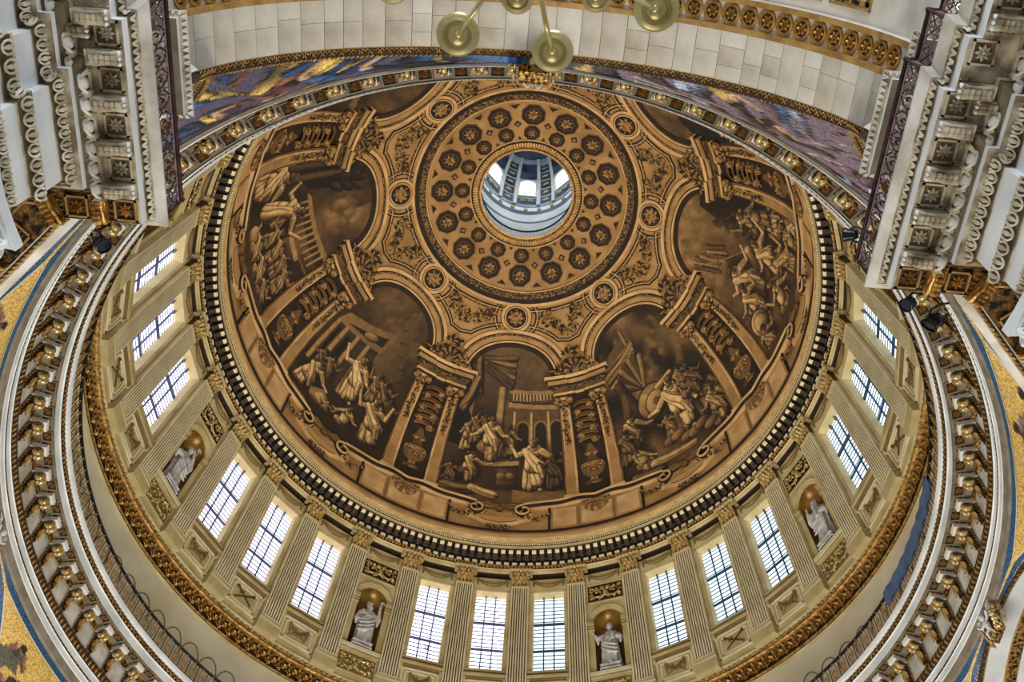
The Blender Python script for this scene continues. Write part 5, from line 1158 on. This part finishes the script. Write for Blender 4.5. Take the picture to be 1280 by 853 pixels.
    for a, b in zip(RP[:-1], RP[1:]):
        l = math.hypot(b[0]-a[0], b[1]-a[1]); n = max(1, round(l/.36))
        for k in range(n):
            p0 = (a[0]+(b[0]-a[0])*k/n, a[1]+(b[1]-a[1])*k/n); p1 = (a[0]+(b[0]-a[0])*(k+1)/n, a[1]+(b[1]-a[1])*(k+1)/n); add('railing_panel', panel(p0, p1, k in (0, n-1)), [iron, iron_l], rl)
        add('post', post(a[0], a[1], 0), [iron], rl)
    # plain walls behind the balcony
    mb = MB(); mb.T = F_
    mb.box(7.42, 9.6, -26, -16.85, 17.0, 19.4, 0); mb.box(7.9, 9.6, -26, -16.7, 2, 14, 0)
    struct('wall_%s' % nm, mb, [marble_plain], 'plain white pier wall behind the upper %s balcony' % nm)
    return o
corner(1); corner(-1)
mb = MB(); mb.box(-40, 40, -60, 40, -1.75, -1.65); struct('floor', mb, [floor_m], 'pale marble floor far below the dome')

# ================================================================ LANTERN SEEN THROUGH THE EYE
mb = MB(); LP = [(3.12, 65.1), (3.14, 65.55), (4.5, 65.6), (4.3, 66), (4.3, 71.0), (4.2, 71.1), (4.22, 72.7), (4.0, 72.9), (3.98, 73.2), (4.1, 73.3), (4.12, 74.0), (4.02, 74.1)]
DP = [(4.0+.02, 74.1), (4.0, 76), (3.92, 78), (3.72, 80), (3.4, 81.6), (2.95, 83.0)]
mb.ring(LP, [0, 0, 0, 0, 1, 0, 1, 0, 1, 0, 1], 64, sm=False); mb.lathe(DP, 64, mi=1); lan = struct('wall_lantern', mb, [cone_white, cone_m, cone_l], 'pale lantern chamber seen through the eye of the dome')
mb = MB(); mb.lathe([(2.98, 83.0), (2.9, 83.3), (0, 83.9)], 48, mi=0); mb.build('lantern_cap', [cone_d], lan)
def dp(z):
    for (r0, z0), (r1, z1) in zip(DP[:-1], DP[1:]):
        if z <= z1: return r0+(r1-r0)*(z-z0)/(z1-z0)
    return DP[-1][0]
mb = MB()
for u0, u1 in ((-.13, .13),):
    rows = [[((dp(z)-.10)*cos(a)-0, (dp(z)-.10)*sin(a), z) for a in (-.13/dp(z)*1.0, .13/dp(z))] for z in np.linspace(74.1, 82.9, 12)]; mb.grid(rows, sm=False)
    for q in (0, 1): mb.grid([[r_[q], (r_[q][0]*1.04, r_[q][1]*1.04, r_[q][2])] for r_ in rows], sm=False)
rib = mb.build('rib', [cone_l], lan); angs_ = [45*k+s_*d for k in range(8) for d, s_ in ((12.5, 1), (12.5, -1))] + [45*k+22.5+s_*3.6*0 for k in range(0)]
for k in range(8):
    for d in (-13.5, 13.5):
        if k == 0 and d < 0: rib.rotation_euler = (0, 0, R(d)); continue
        inst(rib, lan, rot=R(45*k+d))
for z0, z1 in ((74.5, 75.9), (76.2, 77.6), (77.9, 79.3), (79.6, 80.8), (81.0, 82.0)):
    mb = MB(); rows = [[((dp(z)-.03)*cos(R(a)), (dp(z)-.03)*sin(R(a)), z) for a in (-6.5, -2, 2, 6.5)] for z in (z0, (z0+z1)/2, z1)]; mb.grid(rows, sm=False)
    p = mb.build('lantern_panel', [cone_d], lan); m2 = MB(); rosette(m2, lambda a, b, h: ((dp((z0+z1)/2)-.06-h), a, (z0+z1)/2+b), .34, 6, .0); m2.build('rosette', [cone_gold], p)
    for k in range(8): (setattr(p, 'rotation_euler', (0, 0, R(22.5))) if k == 0 else inst(p, lan, rot=R(22.5+45*k)))
for z0, z1 in ((74.5, 75.8), (79.9, 82.3)):
    mb = MB(); mb.grid([[((dp(z)-.03)*cos(R(a)), (dp(z)-.03)*sin(R(a)), z) for a in (-11, -5, 0, 5, 11)] for z in (z0, z1)], sm=False); m2 = MB()
    for s_ in (-1, 1): m2.tube([(dp(z0)-.12, s_*(.3+.2*cos(t)), (z0+z1)/2+.2*sin(t)) for t in np.linspace(0, 6, 9)], .05, 4)
    p = mb.build('lantern_panel', [cone_d], lan); m2.build('ornament', [cone_gold], p)
    for k in range(1, 8): inst(p, lan, rot=R(45*k))
def lantern_window():
    f = lambda a, b, h: (dp(b)-.06-h, a, b); mb = MB(); W0 = .64; arc_ = [(W0*cos(R(t)), 78.75+W0*sin(R(t))) for t in range(0, 181, 18)]; pts = [(-W0, 76.2), (W0, 76.2)]+arc_
    mb.grid([[f(a*k, (b-78)*(1+(k-1)*.35)+78, h) for a, b in pts] for k, h in ((1.22, 0), (1.22, .12), (1.0, .12), (1.0, .0))], cu=True, sm=False); o = mb.build('lantern_window', [cone_l], lan)
    m2 = MB(); m2.prism(pts, lambda a, b, h: f(a, b, h), 0, .03); m2.build('glass_pane', [cone_glass], o); m3 = MB()
    for x in (-.22, .22): m3.tube([f(x, 76.2, .05), f(x, 77.9, .05)], .025, 4)
    for z in (77.0, 77.9): m3.tube([f(-W0, z, .05), f(W0, z, .05)], .025, 4)
    m3.build('window_bars', [cone_m], o); return o
lw = lantern_window()
for k in range(1, 8): inst(lw, lan, rot=R(45*k))
mb = MB(); mb.box(3.86, 4.05, -.14, .14, 72.95, 73.25); cb = mb.build('gilded_block', [cone_gold], lan)
for k in range(1, 24): inst(cb, lan, rot=R(15*k))
er = thing('eye_railing', 'dark ring railing round the open eye of the dome', 'railing', (0, 0, 65.55))
mb = MB(); mb.ring([(3.22, .98), (3.20, 1.03), (3.26, 1.10), (3.34, 1.03), (3.32, .98), (3.22, .98)], [0]*5, 96); mb.build('top_rail', [iron_k], er)
mb = MB(); mb.tube([(3.28, 0, 0), (3.28, 0, 1.0)], .022, 5); bl = mb.build('baluster', [cone_white], er)
for k in range(1, 90): inst(bl, er, rot=R(4*k))
pl = bpy.data.lights.new('lantern_daylight', 'POINT'); pl.energy = 520; pl.color = (.92, .95, 1); pl.shadow_soft_size = 1.0; po = bpy.data.objects.new('lantern_daylight', pl); COL.objects.link(po); po.location = (0, 0, 76)

# ================================================================ STATUES IN THE NICHES
def statue(ang, label, name_txt, pose):
    base_r = rc(37.7)*CB+.10; o = thing('statue', label, 'statue', (base_r*cos(R(ang)), base_r*sin(R(ang)), 37.64), R(ang), 'white statues of robed church fathers in the niches')
    T_ = lambda u, w_, z: (-w_, u, z)   # u to the viewer's left, w forward
    rnd = random.Random(pose['seed'])
    mb = MB(); mb.box(-.34, .34, -.5, .5, 0, .34); mb.box(-.38, .38, -.55, .55, 0, .07); mb.box(-.38, .38, -.54, .54, .27, .34); mb.build('plinth', [statue_m], o)
    if name_txt:
        cu = bpy.data.curves.new('inscription', 'FONT'); cu.body = name_txt; cu.size = .16; cu.align_x = 'CENTER'; cu.extrude = .006; t = bpy.data.objects.new('inscription', cu); COL.objects.link(t); t.parent = o
        t.matrix_parent_inverse = Matrix(); t.location = (-.345, 0, .11); t.rotation_euler = (PI/2, 0, -PI/2); cu.materials.append(stone_d); bpy.context.view_layer.update(); me = bpy.data.meshes.new_from_object(t); t2 = link('inscription', me, o); t2.location = t.location; t2.rotation_euler = t.rotation_euler; bpy.data.objects.remove(t)
    mb = MB(); H = 3.0; L_ = pose.get('lean', 0); tw = pose.get('twist', 0)
    # robe: stacked folded sections from hem to shoulders
    secs = [(0.34, .46, .34, .00), (.6, .44, .33, .01), (1.0, .42, .31, .03), (1.4, .43, .31, .05), (1.75, .42, .30, .05), (2.05, .41, .28, .04), (2.35, .45, .27, .02), (2.6, .46, .25, 0), (2.74, .34, .22, 0), (2.80, .16, .15, 0), (2.9, .11, .12, 0)]
    rows = []; nn = 40
    for z, a, b, sh in secs:
        t = (z-.34)/2.5; fold = .085*max(0, 1-t)**.6+.022; row = []
        for k in range(nn):
            q = 2*PI*k/nn; f_ = 1+fold/a*(math.sin(7*q+2.2*t+pose['seed'])+.6*math.sin(12*q-3*t))
            row.append(T_(L_*z*.12+sh*tw+a*f_*cos(q), b*f_*sin(q), z))
        rows.append(row)
    mb.grid(rows, cu=True); mb.add(rows[0], [list(range(nn))]); mb.add(rows[-1], [list(range(nn))[::-1]])
    # mantle wrapped across the body
    for i in range(3):
        z0 = 1.3+.26*i; mb.tube([T_(L_*.25+x, .30+.06*cos(x*3), z0+.55*x*(1 if tw >= 0 else -1)-.14*(1-(x/.45)**2)) for x in np.linspace(-.46, .46, 9)], [.03, .06, .075, .08, .08, .08, .075, .06, .03], 6)
    for i in range(4): mb.tube([T_(L_*.3-.36*tw*(1 if tw else 0)+.05*i, .26, 2.6-.1*i), T_(L_*.3+.1-.12*i, .36, 2.2), T_(L_*.28+.36-.1*i, .34, 1.75)], [.05, .07, .05], 6)
    hx = L_*.36; 
    def arm(side, el, hand):
        s0 = T_(hx+side*.40, .03, 2.55); mb.tube([s0, T_(*el)], [.16, .13], 10); mb.tube([T_(*el), T_(*hand)], [.15, .075], 10)
        mb.tube([T_(el[0], el[1], el[2]-.02), T_(el[0]*.95, el[1]-.02, el[2]-.4)], [.13, .05], 8)      # hanging sleeve
        hv = Vector(hand); d = (hv-Vector(el)).normalized(); pw = hv+d*.07; mb.blob(T_(*pw), (.05, .06, .07), 8)
        sd = d.cross(Vector((0, 1, 0.2))).normalized()
        for j in range(4): b0 = pw+d*.04+sd*(-.045+.03*j); mb.tube([T_(*b0), T_(*(b0+d*(.07+.012*(1.5-abs(j-1.5))))), T_(*(b0+d*.11+Vector((0, .03, 0))))], [.017, .015, .011], 5)
        b0 = pw-sd*.05; mb.tube([T_(*b0), T_(*(b0-sd*.05+d*.04))], [.018, .012], 5); return tuple(pw)
    hands = [arm(1, *pose['L']), arm(-1, *pose['R'])]
    mb.tube([T_(hx, .02, 2.78), T_(hx, .04, 2.98)], [.11, .10], 10)
    hc = Vector((hx+pose.get('hx', 0), .09, 3.15)); HS = 1.18; hm = Matrix.Rotation(pose.get('turn', 0), 3, 'Z')
    HT = lambda u, w_, z: T_(*(hc+hm @ (Vector((u, w_, z))*HS)))
    mb.blob(HT(0, 0, 0), (.19, .165, .235), 14); mb.blob(HT(0, .04, -.08), (.12, .11, .13), 10)
    mb.leaf([HT(0, .15, .05), HT(0, .2, -.03), HT(0, .16, -.055)], [.02, .035, .035], (-1, 0, 0), 0, th=.8, lob=False)
    for s_ in (-1, 1): mb.blob(HT(s_*.055, .135, .03), (.02, .03, .018), 6); mb.blob(HT(s_*.05, .15, .065), (.02, .045, .014), 6); mb.blob(HT(s_*.15, 0, 0), (.04, .02, .05), 6)
    mb.blob(HT(0, .15, -.095), (.02, .045, .016), 6)
    if pose.get('beard'):
        for i in range(9): a = -1.2+.3*i; mb.tube([HT(.11*sin(a), .10+.03*cos(a), -.1), HT(.10*sin(a), .14, -.22), HT(.05*sin(a), .13, -.34)], [.045, .04, .012], 6)
    for i in range(26): a = rnd.uniform(0, 2*PI); e = rnd.uniform(.35, 1.5); mb.blob(HT(.15*cos(a)*cos(e), -.03+.14*sin(a)*cos(e), .04+.19*sin(e)), .045, 6)
    body = mb.build('robed_figure', [statue_m], o); rm = body.modifiers.new('remesh', 'REMESH'); rm.mode = 'VOXEL'; rm.voxel_size = .026; rm.use_smooth_shade = True
    m2 = MB()
    if pose.get('staff'):
        a, b = pose['staff']; m2.tube([T_(*a), T_(*b)], .028, 6)
        if pose.get('crook'): m2.tube([T_(b[0]+.0+.12*cos(t)-.0, b[1], b[2]+.12+.12*sin(t)) for t in np.linspace(-1.6, 3.6, 12)], .028, 6); m2.blob(T_(b[0], b[1], b[2]+.12), .05, 6)
        else: m2.blob(T_(*b), .09, 8)
        m2.build('staff', [statue_m], o)
    if pose.get('book'): h = Vector(hands[pose['book']]); m2.tube([T_(*(h+Vector((0, .02, -.22)))), T_(*(h+Vector((0, .02, .22))))], [.16, .16], 4, flat=.35); m2.build('book', [statue_m], o)
statue(157.5, 'white robed statue leaning with a long staff in the left niche', None, dict(seed=1, lean=-.3, twist=1, L=((.62, .2, 2.15), (.35, .42, 1.9)), R=((-.62, .15, 2.2), (-.30, .30, 2.95)), staff=((.1, .45, .5), (-.42, .34, 3.35)), crook=True, turn=.5, hx=-.03))
statue(112.5, 'white bearded statue raising a crozier in the lower left niche', 'S. AMBROSE', dict(seed=2, lean=.05, twist=-1, L=((.58, .12, 2.0), (.42, .38, 1.75)), R=((-.62, .12, 2.25), (-.52, .34, 2.85)), staff=((-.5, .36, 2.3), (-.60, .36, 3.2)), crook=True, beard=True, turn=.5))
statue(67.5, 'white statue with one arm stretched out sideways in the lower right niche', 'S. ATHANASIUS', dict(seed=3, lean=0, twist=1, L=((.66, .15, 2.35), (.98, .32, 2.75)), R=((-.6, .2, 2.2), (-.28, .45, 2.1)), book=1, turn=0))
statue(22.5, 'white bearded statue lifting a hand to its chest in the right niche', None, dict(seed=4, lean=.1, twist=-1, L=((.55, .2, 2.1), (.38, .42, 2.6)), R=((-.6, .2, 2.1), (-.2, .42, 2.0)), beard=True, turn=-.3, book=1))

# ================================================================ LAMPS AND THE CHANDELIER
def spotlamp(loc, target, label, s_=1.0):
    o = thing('spotlight', label, 'spotlight', loc); d = (Vector(target)-Vector(loc)).normalized(); o.rotation_euler = d.to_track_quat('Z', 'Y').to_euler()
    mb = MB(); mb.lathe([(0, -.16*s_), (.09*s_, -.15*s_), (.12*s_, -.06*s_), (.13*s_, .04*s_), (.17*s_, .12*s_), (.175*s_, .16*s_), (.15*s_, .16*s_)], 16)
    for k in range(3): mb.lathe([(.13*s_, -.05+.04*k), (.15*s_, -.04+.04*k), (.13*s_, -.03+.04*k)], 16)
    mb.build('housing', [lampm], o); mb = MB(); mb.lathe([(0, .13*s_), (.15*s_, .135*s_)], 16); mb.build('lens', [lens], o)
    mb = MB(); mb.tube([(.16*s_, 0, 0), (.2*s_, 0, -.1), (.12*s_, 0, -.3*s_), (.0, .0, -.45*s_)], .022, 6); mb.tube([(-.16*s_, 0, 0), (-.2*s_, 0, -.1), (-.12*s_, 0, -.3*s_)], .022, 6); mb.build('bracket', [iron_k], o); return o
spotlamp((-7.70, -14.62, 16.95), (-5.2, -14.0, 14.5), 'round black spotlight hanging off the upper left balcony edge', .9)
spotlamp((7.82, -14.50, 16.95), (6.0, -12.6, 15.6), 'square-backed black spotlight on the upper right balcony edge', 1.0)
spotlamp((7.30, -14.80, 16.98), (5.2, -14.2, 15.0), 'smaller black spotlight clamped beside the larger one, upper right', .8)
spotlamp((6.16, -15.8, 17.6), (4.6, -15.2, 18.6), 'small black ball spotlight on the right railing over the dome rim', .8)
for p_, l in (((7.10, -19.91, 17.9), 'bright warm lamp bulb behind the railing at the top right'), ((7.06, -19.72, 17.9), 'second warm lamp bulb partly hidden behind the top right railing')):
    o = thing('gallery_lamp', l, 'lamp', p_); mb = MB(); mb.blob((0, 0, 0), .055, 10); mb.build('bulb', [bulb_m], o); mb = MB(); mb.lathe([(.03, -.05), (.04, -.08), (.02, -.14), (.02, -.80), (.07, -.83), (0, -.84)], 12); mb.build('lamp_stand', [brass], o)
ch = thing('chandelier', 'blurred brass chandelier arms and drip pans hanging at the top', 'chandelier', (.0, -21.45, 7.0))
mb = MB(); mb.lathe([(0, -.55), (.05, -.5), (.09, -.42), (.05, -.34), (.04, -.2), (.12, -.1), (.15, 0), (.10, .1), (.04, .2), (.03, 1.0), (.03, 4)], 20); mb.build('stem', [brass], ch)
PANS = [(-.44, -20.71, .15), (.22, -20.65, .145), (.89, -20.99, .155), (-.05, -20.99, .115), (-.90, -20.99, .12), (.48, -21.03, .10), (.9, -21.9, .15), (-.9, -21.9, .15), (.3, -22.3, .15), (-.4, -22.3, .15)]
for x, y, r_ in PANS:
    px, py = x, y+21.45; mb = MB(); n = 14; l = math.hypot(px, py)
    pts = [(px*(t+.10*sin(t*PI)), py*(t+.10*sin(t*PI)), -.28*sin(t*PI)+.02*t-.05*(1-t)) for t in np.linspace(0.05, 1, n)]; mb.tube(pts, .017, 8); mb.blob((px*.98, py*.98, -.03), .03, 8)
    a_ = mb.build('arm', [brass_l], ch)
    mb = MB(); mb.lathe([(.0, -.045), (.03, -.045), (.04, -.03), (.07, -.028), (.072, -.012), (r_*.62, -.012), (r_*.64, -.03), (r_*.72, -.03), (r_*.74, -.01), (r_*.86, -.006), (r_*.93, .012), (r_, .02), (r_*.96, .03), (r_*.8, .012), (0, .01)], 28, (px, py, 0.02)); mb.build('drip_pan', [brass], a_)
    mb = MB(); mb.lathe([(.035, .03), (.03, .08), (.03, .3), (0, .31)], 12, (px, py, 0)); mb.build('candle_tube', [stone_l], a_)
